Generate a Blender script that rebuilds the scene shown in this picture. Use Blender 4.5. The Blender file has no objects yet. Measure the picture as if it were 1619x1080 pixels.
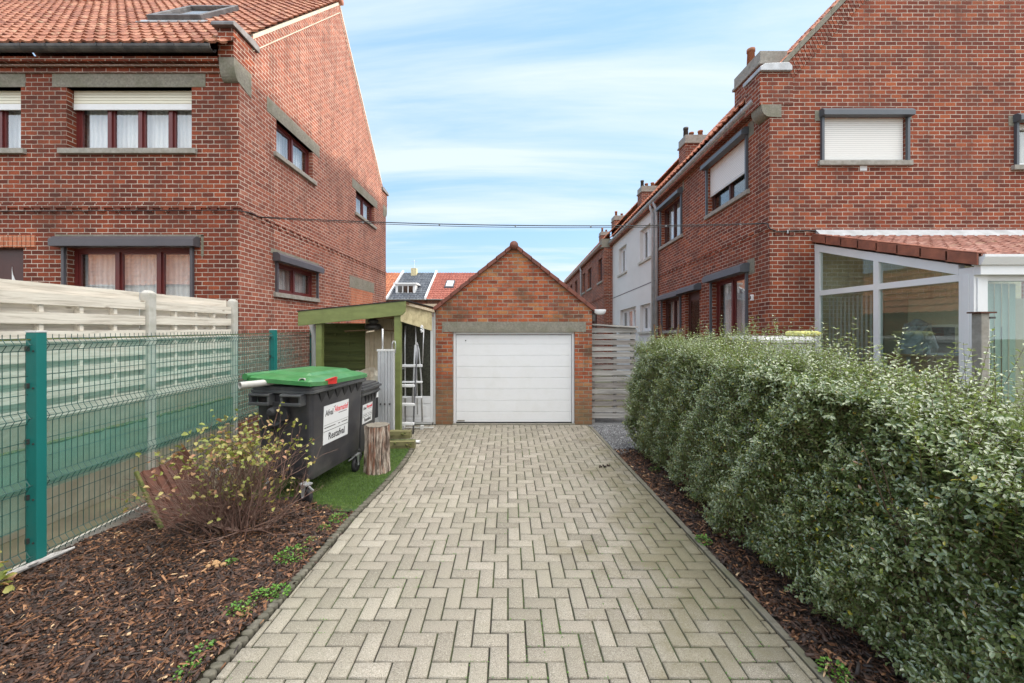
import bpy, math, random
import numpy as np
from mathutils import Vector, Matrix
R = math.radians
rnd = random.Random(7)
C = bpy.context.scene.collection
sc = bpy.context.scene

# ------------------------------------------------------------------ camera
F = 637.0; VX = 803.0; VY = 518.0; H = 1.94          # photo pixels, eye height
cam_d = bpy.data.cameras.new('camera'); cam = bpy.data.objects.new('camera', cam_d); C.objects.link(cam)
cam.location = (0, 0, H); cam.rotation_euler = (R(90), 0, 0)
cam_d.sensor_width = 36; cam_d.lens = F / 1619 * 36
cam_d.shift_x = (809.5 - VX) / 1619; cam_d.shift_y = -(540 - VY) / 1619
cam_d.clip_end = 500; cam_d.clip_start = 0.05
sc.camera = cam
def PX(x, Y): return (x - VX) * Y / F
def PZ(y, Y): return H + (VY - y) * Y / F
def DX(x, X): return F * X / (x - VX)                # depth of a pixel column on the plane x = X

# ------------------------------------------------------------------ light
SUN_AZ = 60; SUN_EL = 15
sc.view_settings.view_transform = 'Standard'; sc.view_settings.look = 'None'
sc.view_settings.gamma = 1; sc.view_settings.use_curve_mapping = False
sc.view_settings.exposure = 1.18
world = bpy.data.worlds.new("World"); sc.world = world; world.use_nodes = True

class NT:
    def __init__(s, tree): s.t = tree; tree.nodes.clear()
    def n(s, typ, **kw):
        nd = s.t.nodes.new(typ)
        for k, v in kw.items():
            if k.startswith('i_'):
                nd.inputs[k[2:].replace('_', ' ')].default_value = v
            else: setattr(nd, k, v)
        return nd
    def l(s, a, b): s.t.links.new(a, b)
    def math(s, op, a, b=None, clamp=False):
        nd = s.t.nodes.new('ShaderNodeMath'); nd.operation = op; nd.use_clamp = clamp
        for k, v in ((0, a), (1, b)):
            if v is None: continue
            if hasattr(v, 'is_linked') or hasattr(v, 'links'): s.l(v, nd.inputs[k])
            else: nd.inputs[k].default_value = v
        return nd.outputs[0]
    def mix(s, f, a, b, blend='MIX'):
        nd = s.t.nodes.new('ShaderNodeMix'); nd.data_type = 'RGBA'; nd.blend_type = blend
        for k, v in ((0, f), (6, a), (7, b)):
            if hasattr(v, 'links'): s.l(v, nd.inputs[k])
            elif k == 0: nd.inputs[k].default_value = v
            else: nd.inputs[k].default_value = (*v, 1) if len(v) == 3 else v
        return nd.outputs[2]
    def ramp(s, f, stops):
        nd = s.t.nodes.new('ShaderNodeValToRGB'); cr = nd.color_ramp
        while len(cr.elements) > 1: cr.elements.remove(cr.elements[0])
        cr.elements[0].position = stops[0][0]; cr.elements[0].color = col4(stops[0][1])
        for p, c in stops[1:]:
            e = cr.elements.new(p); e.color = col4(c)
        s.l(f, nd.inputs[0]); return nd.outputs[0]
    def noise(s, vec, scale, detail=3, rough=.55, dist=0):
        nd = s.n('ShaderNodeTexNoise'); nd.inputs['Scale'].default_value = scale
        nd.inputs['Detail'].default_value = detail; nd.inputs['Roughness'].default_value = rough
        nd.inputs['Distortion'].default_value = dist
        if vec is not None: s.l(vec, nd.inputs['Vector'])
        return nd.outputs[0]
    def mapping(s, vec, loc=(0,0,0), rot=(0,0,0), scale=(1,1,1)):
        nd = s.n('ShaderNodeMapping'); s.l(vec, nd.inputs[0])
        nd.inputs[1].default_value = loc; nd.inputs[2].default_value = rot; nd.inputs[3].default_value = scale
        return nd.outputs[0]
def col4(c):
    if isinstance(c, (int, float)): return (c, c, c, 1)
    return (*c, 1) if len(c) == 3 else c

w = NT(world.node_tree)
sky = w.n('ShaderNodeTexSky'); sky.sky_type = 'NISHITA'; sky.sun_disc = False
sky.sun_elevation = R(SUN_EL); sky.sun_rotation = R(SUN_AZ); sky.dust_density = 1.2; sky.ozone_density = 1.5
tc = w.n('ShaderNodeTexCoord'); sep = w.n('ShaderNodeSeparateXYZ'); w.l(tc.outputs['Generated'], sep.inputs[0])
zz = w.math('MAXIMUM', w.math('ADD', sep.outputs[2], .12), .05)
cmb = w.n('ShaderNodeCombineXYZ')
w.l(w.math('DIVIDE', sep.outputs[0], zz), cmb.inputs[0]); w.l(w.math('DIVIDE', sep.outputs[1], zz), cmb.inputs[1])
m1 = w.mapping(cmb.outputs[0], (.3, 1.7, 0), (0, 0, R(-66)), (.38, 2.0, 1))
n1 = w.noise(m1, 1.0, 8, .6, .5)
m2 = w.mapping(cmb.outputs[0], (4.3, 2.7, 0), (0, 0, R(-25)), (.25, .6, 1))
n2 = w.noise(m2, 1.0, 4, .55, .3)
cl = w.math('ADD', w.math('MULTIPLY', n1, .6), w.math('MULTIPLY', n2, .5))
clm = w.ramp(cl, [(.38, 0.05), (.50, .35), (.64, .92), (1, 1)])
hor = w.ramp(sep.outputs[2], [(0, .75), (.15, .42), (.4, .0)])
clf = w.math('MAXIMUM', clm, hor)
blue = w.mix(1.0, sky.outputs[0], (.135, .150, .160), 'MULTIPLY')
tint = w.mix(.8, blue, (.095, .265, .50))
skyc = w.mix(clf, tint, (.40, .455, .50))
# unseen sky overhead and behind the camera, brightened as added fill light
dt_ = w.n('ShaderNodeVectorMath', operation='DOT_PRODUCT'); w.l(tc.outputs['Generated'], dt_.inputs[0]); dt_.inputs[1].default_value = Vector((.36, -.12, .93)).normalized()
fill_mask = w.math('MAXIMUM', w.ramp(dt_.outputs['Value'], [(.66, 0.0), (.90, 1.0)]), w.ramp(w.math('MULTIPLY', sep.outputs[1], -1.0), [(.0, 0.0), (.6, .20)]))
fill_sky = w.mix(w.math('MULTIPLY', fill_mask, 1.0), skyc, (2.45, 2.38, 2.26))
bg = w.n('ShaderNodeBackground'); w.l(fill_sky, bg.inputs[0]); bg.inputs[1].default_value = 1.0
wo = w.n('ShaderNodeOutputWorld'); w.l(bg.outputs[0], wo.inputs[0])

sun_d = bpy.data.lights.new('sun', 'SUN'); sun = bpy.data.objects.new('sun', sun_d); C.objects.link(sun)
sun_d.energy = 2.2; sun_d.angle = R(1.6); sun_d.color = (1, .88, .74)
sd = Vector((math.sin(R(SUN_AZ)) * math.cos(R(SUN_EL)), math.cos(R(SUN_AZ)) * math.cos(R(SUN_EL)), math.sin(R(SUN_EL))))
sun.rotation_euler = sd.to_track_quat('Z', 'Y').to_euler(); sun.location = (20, 10, 20)

# ------------------------------------------------------------------ materials
def newmat(name):
    m = bpy.data.materials.new(name); m.use_nodes = True
    t = NT(m.node_tree); out = t.n('ShaderNodeOutputMaterial'); b = t.n('ShaderNodeBsdfPrincipled')
    t.l(b.outputs[0], out.inputs[0]); return m, t, b, out
def bump(t, b, h, strength, dist=.01):
    nd = t.n('ShaderNodeBump'); nd.inputs['Strength'].default_value = strength; nd.inputs['Distance'].default_value = dist
    t.l(h, nd.inputs['Height']); t.l(nd.outputs[0], b.inputs['Normal'])
def plain(name, c, rough=.6, metal=0, var=.12, scale=8, bmp=.15, c2=None, stretch=(1,1,1), spec=.5, dirt=None, dirtamt=.5, dscale=3):
    m, t, b, o = newmat(name)
    g = t.n('ShaderNodeNewGeometry'); v = t.mapping(g.outputs['Position'], scale=stretch)
    n = t.noise(v, scale, 6, .6)
    n3 = t.noise(v, scale * 7, 3, .6)
    c2 = c2 or tuple(x * (1 - 3 * var) for x in c)
    cc = t.mix(t.ramp(n, [(.3, 0.0), (.7, 1.0)]), c2, c)
    cc = t.mix(t.math('MULTIPLY', n3, var * 2), cc, tuple(x * .5 for x in c))
    if dirt:
        dn = t.noise(g.outputs['Position'], dscale, 7, .65)
        cc = t.mix(t.math('MULTIPLY', t.ramp(dn, [(.45, 0.0), (.68, 1.0)]), dirtamt), cc, dirt)
    t.l(cc, b.inputs['Base Color']); b.inputs['Roughness'].default_value = rough; b.inputs['Metallic'].default_value = metal
    b.inputs['Specular IOR Level'].default_value = spec
    if bmp: bump(t, b, n3, bmp, .004)
    return m

def brickmat(name, stops, mortar, bw=.202, bh=.076, ms=.0065, soot=None, sootamt=.5, efflo=0, bump_s=.6, grime_low=False):
    m, t, b, o = newmat(name)
    uv = t.n('ShaderNodeUVMap'); geo = t.n('ShaderNodeNewGeometry')
    nwarp = t.n('ShaderNodeTexNoise'); nwarp.inputs['Scale'].default_value = 14; nwarp.inputs['Detail'].default_value = 3
    t.l(uv.outputs[0], nwarp.inputs['Vector'])
    vm = t.n('ShaderNodeVectorMath', operation='SUBTRACT'); t.l(nwarp.outputs[1], vm.inputs[0]); vm.inputs[1].default_value = (.5, .5, .5)
    vs = t.n('ShaderNodeVectorMath', operation='SCALE'); t.l(vm.outputs[0], vs.inputs[0]); vs.inputs['Scale'].default_value = .012
    va = t.n('ShaderNodeVectorMath', operation='ADD'); t.l(uv.outputs[0], va.inputs[0]); t.l(vs.outputs[0], va.inputs[1])
    br = t.n('ShaderNodeTexBrick'); br.offset = .5; br.squash = 1; t.l(va.outputs[0], br.inputs['Vector'])
    br.inputs['Color1'].default_value = (0, 0, 0, 1); br.inputs['Color2'].default_value = (1, 1, 1, 1); br.inputs['Mortar'].default_value = (.5, .5, .5, 1)
    br.inputs['Scale'].default_value = 1; br.inputs['Mortar Size'].default_value = ms; br.inputs['Mortar Smooth'].default_value = .25
    br.inputs['Brick Width'].default_value = bw; br.inputs['Row Height'].default_value = bh; br.inputs['Bias'].default_value = 0
    big = t.noise(uv.outputs[0], .8, 4, .6)
    sel = t.math('ADD', t.math('MULTIPLY', br.outputs['Color'], .72), t.math('MULTIPLY', big, .5))
    sel = t.math('SUBTRACT', sel, .1)
    bc = t.ramp(sel, stops)
    fine = t.noise(uv.outputs[0], 60, 5, .7)
    bc = t.mix(t.ramp(fine, [(.35, .55), (.6, 0.0)]), bc, tuple(x * .45 for x in stops[1][1]))
    fine2 = t.noise(uv.outputs[0], 28, 4, .7)
    bc = t.mix(t.ramp(fine2, [(.55, 0.0), (.75, .45)]), bc, stops[-1][1])
    if efflo:
        e = t.noise(uv.outputs[0], 9, 6, .7); e2 = t.noise(uv.outputs[0], 1.3, 3, .6)
        ef = t.math('MULTIPLY', t.ramp(e, [(.45, 0.0), (.7, 1.0)]), t.ramp(e2, [(.4, 0.2), (.7, 1.0)]))
        bc = t.mix(t.math('MULTIPLY', ef, efflo), bc, (.55, .42, .34))
    mn = t.noise(uv.outputs[0], 22, 4, .6)
    mc = t.mix(mn, tuple(x * .62 for x in mortar), tuple(min(1, x * 1.25) for x in mortar))
    pn = t.noise(uv.outputs[0], 1.7, 6, .7); mc = t.mix(t.ramp(pn, [(.45, 0.0), (.66, .65)]), mc, tuple(x * .3 for x in mortar))
    cc = t.mix(br.outputs['Fac'], bc, mc)
    sk_ = t.noise(t.mapping(uv.outputs[0], scale=(4.5, .45, 1)), 1.0, 5, .65); cc = t.mix(t.ramp(sk_, [(.50, 0.0), (.70, .38)]), cc, (.06, .035, .028))
    if soot:
        s_ = t.noise(uv.outputs[0], 1.1, 6, .65)
        cc = t.mix(t.math('MULTIPLY', t.ramp(s_, [(.48, 0.0), (.68, 1.0)]), sootamt), cc, soot)
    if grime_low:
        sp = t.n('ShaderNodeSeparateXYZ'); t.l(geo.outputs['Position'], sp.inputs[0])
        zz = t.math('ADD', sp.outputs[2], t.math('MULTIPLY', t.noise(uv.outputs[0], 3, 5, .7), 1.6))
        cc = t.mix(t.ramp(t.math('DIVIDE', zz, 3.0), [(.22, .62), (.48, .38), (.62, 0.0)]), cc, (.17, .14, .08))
    t.l(cc, b.inputs['Base Color']); b.inputs['Roughness'].default_value = .85; b.inputs['Specular IOR Level'].default_value = .25
    hh = t.math('SUBTRACT', t.math('MULTIPLY', fine, .35), br.outputs['Fac'])
    bump(t, b, hh, bump_s, .008)
    return m

M = {}
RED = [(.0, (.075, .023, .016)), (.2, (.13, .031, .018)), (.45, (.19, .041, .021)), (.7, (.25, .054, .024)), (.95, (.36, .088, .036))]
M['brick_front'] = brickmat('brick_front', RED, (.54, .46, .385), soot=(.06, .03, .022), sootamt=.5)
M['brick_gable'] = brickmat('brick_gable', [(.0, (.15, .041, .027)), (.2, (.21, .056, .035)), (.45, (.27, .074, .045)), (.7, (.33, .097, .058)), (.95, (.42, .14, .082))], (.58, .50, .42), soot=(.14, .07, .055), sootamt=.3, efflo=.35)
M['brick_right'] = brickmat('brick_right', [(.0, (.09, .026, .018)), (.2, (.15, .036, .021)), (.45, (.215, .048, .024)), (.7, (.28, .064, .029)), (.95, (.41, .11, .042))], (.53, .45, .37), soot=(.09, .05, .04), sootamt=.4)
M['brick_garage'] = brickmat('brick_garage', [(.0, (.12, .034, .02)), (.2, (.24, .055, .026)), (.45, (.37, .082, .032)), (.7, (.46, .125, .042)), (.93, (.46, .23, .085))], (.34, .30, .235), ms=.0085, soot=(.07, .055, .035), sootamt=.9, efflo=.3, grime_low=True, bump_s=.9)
M['brick_new'] = brickmat('brick_new', [(.0, (.38, .12, .06)), (.5, (.50, .17, .09)), (1, (.58, .22, .12))], (.5, .34, .25))
M['brick_pale'] = brickmat('brick_pale', [(.0, (.60, .55, .36)), (.5, (.68, .62, .44)), (1, (.74, .70, .52))], (.8, .78, .7))
M['concrete'] = plain('concrete', (.29, .27, .22), .9, var=.16, scale=30, bmp=.5, dirt=(.13, .13, .08), dirtamt=.6, dscale=4)
M['sill'] = plain('sill', (.36, .34, .30), .85, var=.12, scale=18, bmp=.4, dirt=(.16, .14, .11), dirtamt=.5, dscale=6)
M['concrete_light'] = plain('concrete_light', (.55, .53, .48), .85, var=.08, scale=9, bmp=.25, dirt=(.30, .29, .20), dirtamt=.5, dscale=5)
M['mortar'] = plain('mortar', (.62, .56, .46), .9, var=.1, scale=12, bmp=.4, dirt=(.35, .28, .2), dirtamt=.5)
M['lead'] = plain('lead', (.15, .14, .14), .5, .3, var=.15, scale=6, bmp=.2, dirt=(.28, .27, .27), dirtamt=.5, dscale=5)
M['zinc'] = plain('zinc', (.50, .52, .54), .42, .25, var=.1, scale=4, bmp=.1, dirt=(.24, .24, .24), dirtamt=.5, dscale=5)
M['gutter_dark'] = plain('gutter_dark', (.085, .085, .09), .5, .1, var=.18, scale=5, bmp=.2, dirt=(.22, .20, .18), dirtamt=.35, dscale=7)
M['frame_red'] = plain('frame_red', (.13, .022, .02), .35, var=.06, scale=5, bmp=.05)
M['frame_brown'] = plain('frame_brown', (.07, .022, .018), .4, var=.06, scale=5, bmp=.05)
M['box_grey'] = plain('box_grey', (.085, .08, .09), .4, .1, var=.05, scale=3, bmp=.03)
M['box_anthracite'] = plain('box_anthracite', (.09, .10, .115), .4, .1, var=.05, scale=3, bmp=.03)
M['pvc'] = plain('pvc', (.74, .75, .76), .3, var=.02, scale=3, bmp=.02, dirt=(.52, .52, .49), dirtamt=.3, dscale=3)
M['pvc_grey'] = plain('pvc_grey', (.62, .62, .60), .4, var=.05, scale=3, bmp=.05, dirt=(.3, .3, .27), dirtamt=.4, dscale=4)
M['render'] = plain('render', (.66, .65, .63), .9, var=.02, scale=50, bmp=.25, dirt=(.52, .5, .47), dirtamt=.35, dscale=.9)
M['cream'] = plain('cream', (.62, .58, .42), .5, var=.05, scale=10, bmp=.05)
M['slat_white'] = None
M['curtain'] = None
M['green_paint'] = plain('green_paint', (.20, .235, .075), .5, var=.09, scale=6, bmp=.15, dirt=(.11, .13, .04), dirtamt=.5, dscale=5, stretch=(.5, 1, 2))
M['cream_board'] = plain('cream_board', (.62, .54, .32), .7, var=.07, scale=7, bmp=.2, stretch=(3, 3, .4), dirt=(.28, .22, .12), dirtamt=.75, dscale=9)
M['pale_board'] = plain('pale_board', (.60, .50, .36), .8, var=.08, scale=5, bmp=.25, stretch=(4, 4, .5), dirt=(.35, .27, .17), dirtamt=.5, dscale=4)
M['rust'] = plain('rust', (.13, .045, .026), .8, var=.15, scale=16, bmp=.5, dirt=(.07, .03, .02), dirtamt=.7, dscale=6)
M['moss'] = plain('moss', (.10, .13, .03), .95, var=.2, scale=25, bmp=.9, dirt=(.22, .17, .06), dirtamt=.6, dscale=12)
M['fence_post'] = plain('fence_post', (.012, .16, .145), .35, var=.03, scale=4, bmp=.03)
M['wire'] = plain('wire', (.006, .055, .045), .4, var=.04, scale=6, bmp=0)
M['bin_black'] = plain('bin_black', (.036, .036, .042), .42, var=.10, scale=4, bmp=.12, dirt=(.085, .08, .075), dirtamt=.55, dscale=3)
M['bin_rim'] = plain('bin_rim', (.055, .057, .062), .4, var=.08, scale=5, bmp=.1, dirt=(.12, .12, .11), dirtamt=.5, dscale=5)
M['bin_green'] = plain('bin_green', (.045, .19, .058), .35, var=.06, scale=3, bmp=.05, dirt=(.12, .27, .12), dirtamt=.5, dscale=5)
M['tube_grey'] = plain('tube_grey', (.48, .47, .44), .45, var=.07, scale=6, bmp=.1, dirt=(.28, .26, .22), dirtamt=.5, dscale=9)
M['red'] = plain('red', (.62, .03, .025), .35, var=.04, scale=5, bmp=.02)
M['ink_red'] = plain('ink_red', (.65, .03, .05), .5, var=0, bmp=0)
M['ink'] = plain('ink', (.015, .015, .018), .5, var=0, bmp=0)
M['sticker'] = plain('sticker', (.72, .73, .74), .35, var=.03, scale=3, bmp=.03, dirt=(.55, .55, .52), dirtamt=.3)
M['rubber'] = plain('rubber', (.022, .022, .024), .7, var=.1, scale=20, bmp=.1)
M['steel'] = plain('steel', (.58, .59, .60), .35, .5, var=.08, scale=14, bmp=.1)
M['alu'] = plain('alu', (.62, .63, .65), .38, .35, var=.06, scale=5, bmp=.05, stretch=(1, 1, .2))
M['dark_metal'] = plain('dark_metal', (.09, .085, .08), .45, .5, var=.1, scale=10, bmp=.1)
M['felt'] = plain('felt', (.018, .018, .022), .8, var=.2, scale=30, bmp=.3)
M['terracotta'] = plain('terracotta', (.42, .15, .07), .8, var=.12, scale=10, bmp=.3, dirt=(.2, .1, .06), dirtamt=.5)
M['verge'] = plain('verge', (.22, .07, .045), .7, var=.14, scale=5, bmp=.3, dirt=(.10, .045, .035), dirtamt=.7, dscale=3)
M['yellow'] = plain('yellow', (.68, .66, .22), .6, var=.04, scale=4, bmp=.05)
M['cardboard'] = plain('cardboard', (.42, .25, .12), .85, var=.08, scale=5, bmp=.1)
M['wood_brown'] = plain('wood_brown', (.27, .16, .08), .7, var=.12, scale=5, bmp=.2, stretch=(2, 2, .5))
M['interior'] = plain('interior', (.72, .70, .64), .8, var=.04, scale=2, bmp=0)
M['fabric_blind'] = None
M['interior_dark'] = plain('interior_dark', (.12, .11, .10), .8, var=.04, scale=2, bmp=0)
M['plastic_wrap'] = plain('plastic_wrap', (.58, .60, .62), .2, var=.15, scale=14, bmp=.6)
M['screen_dark'] = plain('screen_dark', (.03, .03, .035), .25, var=.02, bmp=0)
M['blue'] = plain('blue', (.05, .12, .5), .4, var=.02, bmp=0)
M['lamp_white'] = plain('lamp_white', (.75, .76, .78), .3, var=.03, bmp=0)
M['stem'] = plain('stem', (.13, .085, .05), .8, var=.15, scale=30, bmp=.3)
M['twig'] = plain('twig', (.19, .10, .075), .75, var=.18, scale=25, bmp=.3, dirt=(.33, .24, .19), dirtamt=.5, dscale=14)
M['cable'] = plain('cable', (.02, .02, .022), .6, var=0, bmp=0)
M['rag'] = plain('rag', (.5, .48, .46), .8, var=.12, scale=20, bmp=.4)
M['plastic_clear'] = plain('plastic_clear', (.62, .55, .44), .45, var=.08, scale=5, bmp=.5, dirt=(.42, .36, .27), dirtamt=.5)

def stripes(name, c, c_dark, period, axis=2, rough=.4, duty=.16, wob=0.0, bmp=.5):
    m, t, b, o = newmat(name)
    g = t.n('ShaderNodeNewGeometry'); sp = t.n('ShaderNodeSeparateXYZ'); t.l(g.outputs['Position'], sp.inputs[0])
    a = sp.outputs[axis] if axis < 3 else t.math('ADD', sp.outputs[0], sp.outputs[1])
    if wob: a = t.math('ADD', a, t.math('MULTIPLY', t.noise(g.outputs['Position'], 2.2, 3), wob))
    f = t.math('FRACT', t.math('DIVIDE', a, period))
    d = t.math('ABSOLUTE', t.math('SUBTRACT', f, .5))
    k = t.ramp(d, [(.5 - duty, 0.0), (.5, 1.0)])
    t.l(t.mix(k, c, c_dark), b.inputs['Base Color']); b.inputs['Roughness'].default_value = rough
    bump(t, b, t.math('SUBTRACT', 1.0, d if wob else k), bmp, period * .3)
    return m
M['slat_white'] = stripes('slat_white', (.74, .73, .70), (.40, .40, .38), .037)
M['slat_cream'] = stripes('slat_cream', (.74, .71, .58), (.42, .38, .28), .05)
M['curtain'] = stripes('curtain', (.93, .93, .92), (.70, .71, .72), .085, 3, .9, .5, .09, .9)
M['blind'] = stripes('blind', (.62, .62, .57), (.28, .28, .26), .10, 3, .8, .3)

# pantile colours: one random tone per tile, lichen in clumps
def tilemat(name, stops, lichen=.35, tw=.2, tl=.3, black=.0):
    m, t, b, o = newmat(name)
    uv = t.n('ShaderNodeUVMap'); dv = t.mapping(uv.outputs[0], scale=(1 / tw, 1 / tl, 1))
    fl = t.n('ShaderNodeVectorMath', operation='FLOOR'); t.l(dv, fl.inputs[0])
    wn = t.n('ShaderNodeTexWhiteNoise'); wn.noise_dimensions = '2D'; t.l(fl.outputs[0], wn.inputs['Vector'])
    big = t.noise(uv.outputs[0], .7, 4); s = t.math('ADD', t.math('MULTIPLY', wn.outputs[0], .6), t.math('MULTIPLY', big, .4))
    cc = t.ramp(s, stops)
    fn = t.noise(uv.outputs[0], 22, 5, .7)
    cc = t.mix(t.ramp(fn, [(.42, .55), (.6, 0.0)]), cc, tuple(x * .5 for x in stops[0][1]))
    ln = t.noise(uv.outputs[0], 5, 6, .7)
    cc = t.mix(t.math('MULTIPLY', t.ramp(ln, [(.56, 0.0), (.68, 1.0)]), lichen), cc, (.40, .33, .20))
    t.l(cc, b.inputs['Base Color']); b.inputs['Roughness'].default_value = .8
    bump(t, b, fn, .4, .006)
    return m
M['tile_left'] = tilemat('tile_left', [(.15, (.22, .075, .045)), (.4, (.34, .125, .072)), (.65, (.43, .175, .10)), (.9, (.50, .25, .16))], .6)
M['tile_right'] = tilemat('tile_right', [(.15, (.30, .09, .05)), (.5, (.48, .16, .08)), (.9, (.58, .24, .13))], .3)
M['tile_orange'] = tilemat('tile_orange', [(.15, (.36, .11, .05)), (.5, (.50, .17, .08)), (.9, (.58, .25, .12))], .6, .25, .35)
M['tile_red'] = tilemat('tile_red', [(.15, (.30, .085, .06)), (.5, (.38, .11, .075)), (.9, (.44, .15, .105))], .2, .25, .35)
M['tile_slate'] = tilemat('tile_slate', [(.15, (.07, .08, .10)), (.5, (.11, .125, .15)), (.9, (.17, .185, .21))], .15, .25, .35)
M['tile_pink'] = tilemat('tile_pink', [(.1, (.20, .075, .055)), (.4, (.34, .145, .10)), (.65, (.42, .20, .15)), (.9, (.52, .30, .24))], .45, .2, .22)

def glassmat(name, tintc=(.85, .88, .9), refl=1.5, base=.10, rough=.01):
    m = bpy.data.materials.new(name); m.use_nodes = True; t = NT(m.node_tree)
    out = t.n('ShaderNodeOutputMaterial'); tr = t.n('ShaderNodeBsdfTransparent'); tr.inputs[0].default_value = (*tintc, 1)
    gl = t.n('ShaderNodeBsdfGlossy'); gl.inputs['Roughness'].default_value = rough
    fr = t.n('ShaderNodeFresnel'); g0 = t.n('ShaderNodeNewGeometry'); t.l(t.math('ADD', t.math('MULTIPLY', g0.outputs['Backfacing'], 1 / refl - refl), refl), fr.inputs[0])
    g = t.n('ShaderNodeNewGeometry'); nb = t.noise(g.outputs['Position'], 1.3, 1)
    bp = t.n('ShaderNodeBump'); bp.inputs['Strength'].default_value = .05; bp.inputs['Distance'].default_value = .02; t.l(nb, bp.inputs['Height']); t.l(bp.outputs[0], gl.inputs['Normal'])
    f = t.math('ADD', fr.outputs[0], base, True)
    mx = t.n('ShaderNodeMixShader'); t.l(f, mx.inputs[0]); t.l(tr.outputs[0], mx.inputs[1]); t.l(gl.outputs[0], mx.inputs[2]); t.l(mx.outputs[0], out.inputs[0])
    return m
M['glass'] = glassmat('glass', (.97, .98, .98))
M['glass_dark'] = glassmat('glass_dark', (.35, .38, .36), 1.45, .06, .12)
M['glass_con'] = glassmat('glass_con', (.80, .86, .84), 1.5, .04, .0)
def netmat():
    m = bpy.data.materials.new('net'); m.use_nodes = True; t = NT(m.node_tree)
    out = t.n('ShaderNodeOutputMaterial'); tr = t.n('ShaderNodeBsdfTransparent')
    df = t.n('ShaderNodeBsdfPrincipled'); df.inputs['Base Color'].default_value = (.12, .45, .36, 1); df.inputs['Roughness'].default_value = .6
    g = t.n('ShaderNodeNewGeometry'); nz = t.noise(t.mapping(g.outputs['Position'], scale=(1, 1, 3)), 2.5, 5, .6)
    f = t.ramp(nz, [(.3, .24), (.7, .40)])
    mx = t.n('ShaderNodeMixShader'); t.l(f, mx.inputs[0]); t.l(tr.outputs[0], mx.inputs[1]); t.l(df.outputs[0], mx.inputs[2]); t.l(mx.outputs[0], out.inputs[0])
    return m
M['net'] = netmat()

def tintmat(name, stops, rough=.6, spec=.4, fine=30, back=None, transl=0, bmp=.2, coat=0):
    m, t, b, o = newmat(name)
    a = t.n('ShaderNodeAttribute'); a.attribute_name = 'tint'
    g = t.n('ShaderNodeNewGeometry'); n = t.noise(g.outputs['Position'], fine, 3, .6)
    cc = t.ramp(a.outputs['Fac'], stops)
    cc = t.mix(t.ramp(n, [(.35, .4), (.6, 0.0)]), cc, tuple(x * .5 for x in stops[1][1]))
    if back: cc = t.mix(g.outputs['Backfacing'], cc, back)
    t.l(cc, b.inputs['Base Color']); b.inputs['Roughness'].default_value = rough; b.inputs['Specular IOR Level'].default_value = spec
    if coat: b.inputs['Coat Weight'].default_value = coat; b.inputs['Coat Roughness'].default_value = .3
    if bmp: bump(t, b, n, bmp, .003)
    if transl:
        ts = t.n('ShaderNodeBsdfTranslucent'); t.l(t.mix(1.0, cc, (1.6, 1.9, .7), 'MULTIPLY'), ts.inputs[0])
        mx = t.n('ShaderNodeMixShader'); mx.inputs[0].default_value = transl
        t.l(b.outputs[0], mx.inputs[1]); t.l(ts.outputs[0], mx.inputs[2]); t.l(mx.outputs[0], o.inputs[0])
    return m
M['hedge_leaf'] = tintmat('hedge_leaf', [(.0, (.085, .14, .045)), (.3, (.15, .205, .07)), (.6, (.23, .285, .12)), (.86, (.36, .40, .23)), (.93, (.30, .36, .05)), (.97, (.55, .45, .04)), (1, (.35, .13, .05))], .27, 1.0, 40, (.26, .29, .15), .2, .1, .8)
M['bush_leaf'] = tintmat('bush_leaf', [(.0, (.14, .18, .04)), (.35, (.26, .28, .06)), (.6, (.42, .36, .13)), (.78, (.40, .21, .12)), (1, (.36, .16, .10))], .5, .5, 60, None, .2)
M['weed_leaf'] = tintmat('weed_leaf', [(.0, (.05, .14, .018)), (.5, (.10, .24, .03)), (1, (.20, .36, .06))], .5, .5, 60, None, .2)
M['chip'] = tintmat('chip', [(.0, (.010, .006, .005)), (.35, (.034, .016, .010)), (.6, (.085, .036, .018)), (.78, (.20, .085, .036)), (.92, (.40, .21, .10)), (1, (.62, .42, .24))], .6, .5, 60, None, 0, .4)
M['turf'] = tintmat('turf', [(.0, (.06, .09, .025)), (.4, (.10, .17, .035)), (.8, (.17, .26, .06)), (1, (.30, .31, .13))], .6, .3, 20, None, .15, 0)
M['gravel'] = tintmat('gravel', [(.0, (.12, .12, .125)), (.5, (.26, .26, .27)), (1, (.5, .5, .5))], .8, .3, 60)
M['soil'] = plain('soil', (.045, .028, .02), .95, var=.2, scale=20, bmp=.9)
M['turf_base'] = plain('turf_base', (.055, .11, .022), .95, var=.2, scale=20, bmp=.9)
M['earth'] = plain('earth', (.17, .15, .10), .95, var=.15, scale=3, bmp=.5, dirt=(.10, .12, .05), dirtamt=.6, dscale=1.2)
M['joint'] = plain('joint', (.05, .045, .032), .95, var=.2, scale=12, bmp=.5, dirt=(.07, .11, .03), dirtamt=.8, dscale=2.2)
M['bark'] = None

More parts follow.
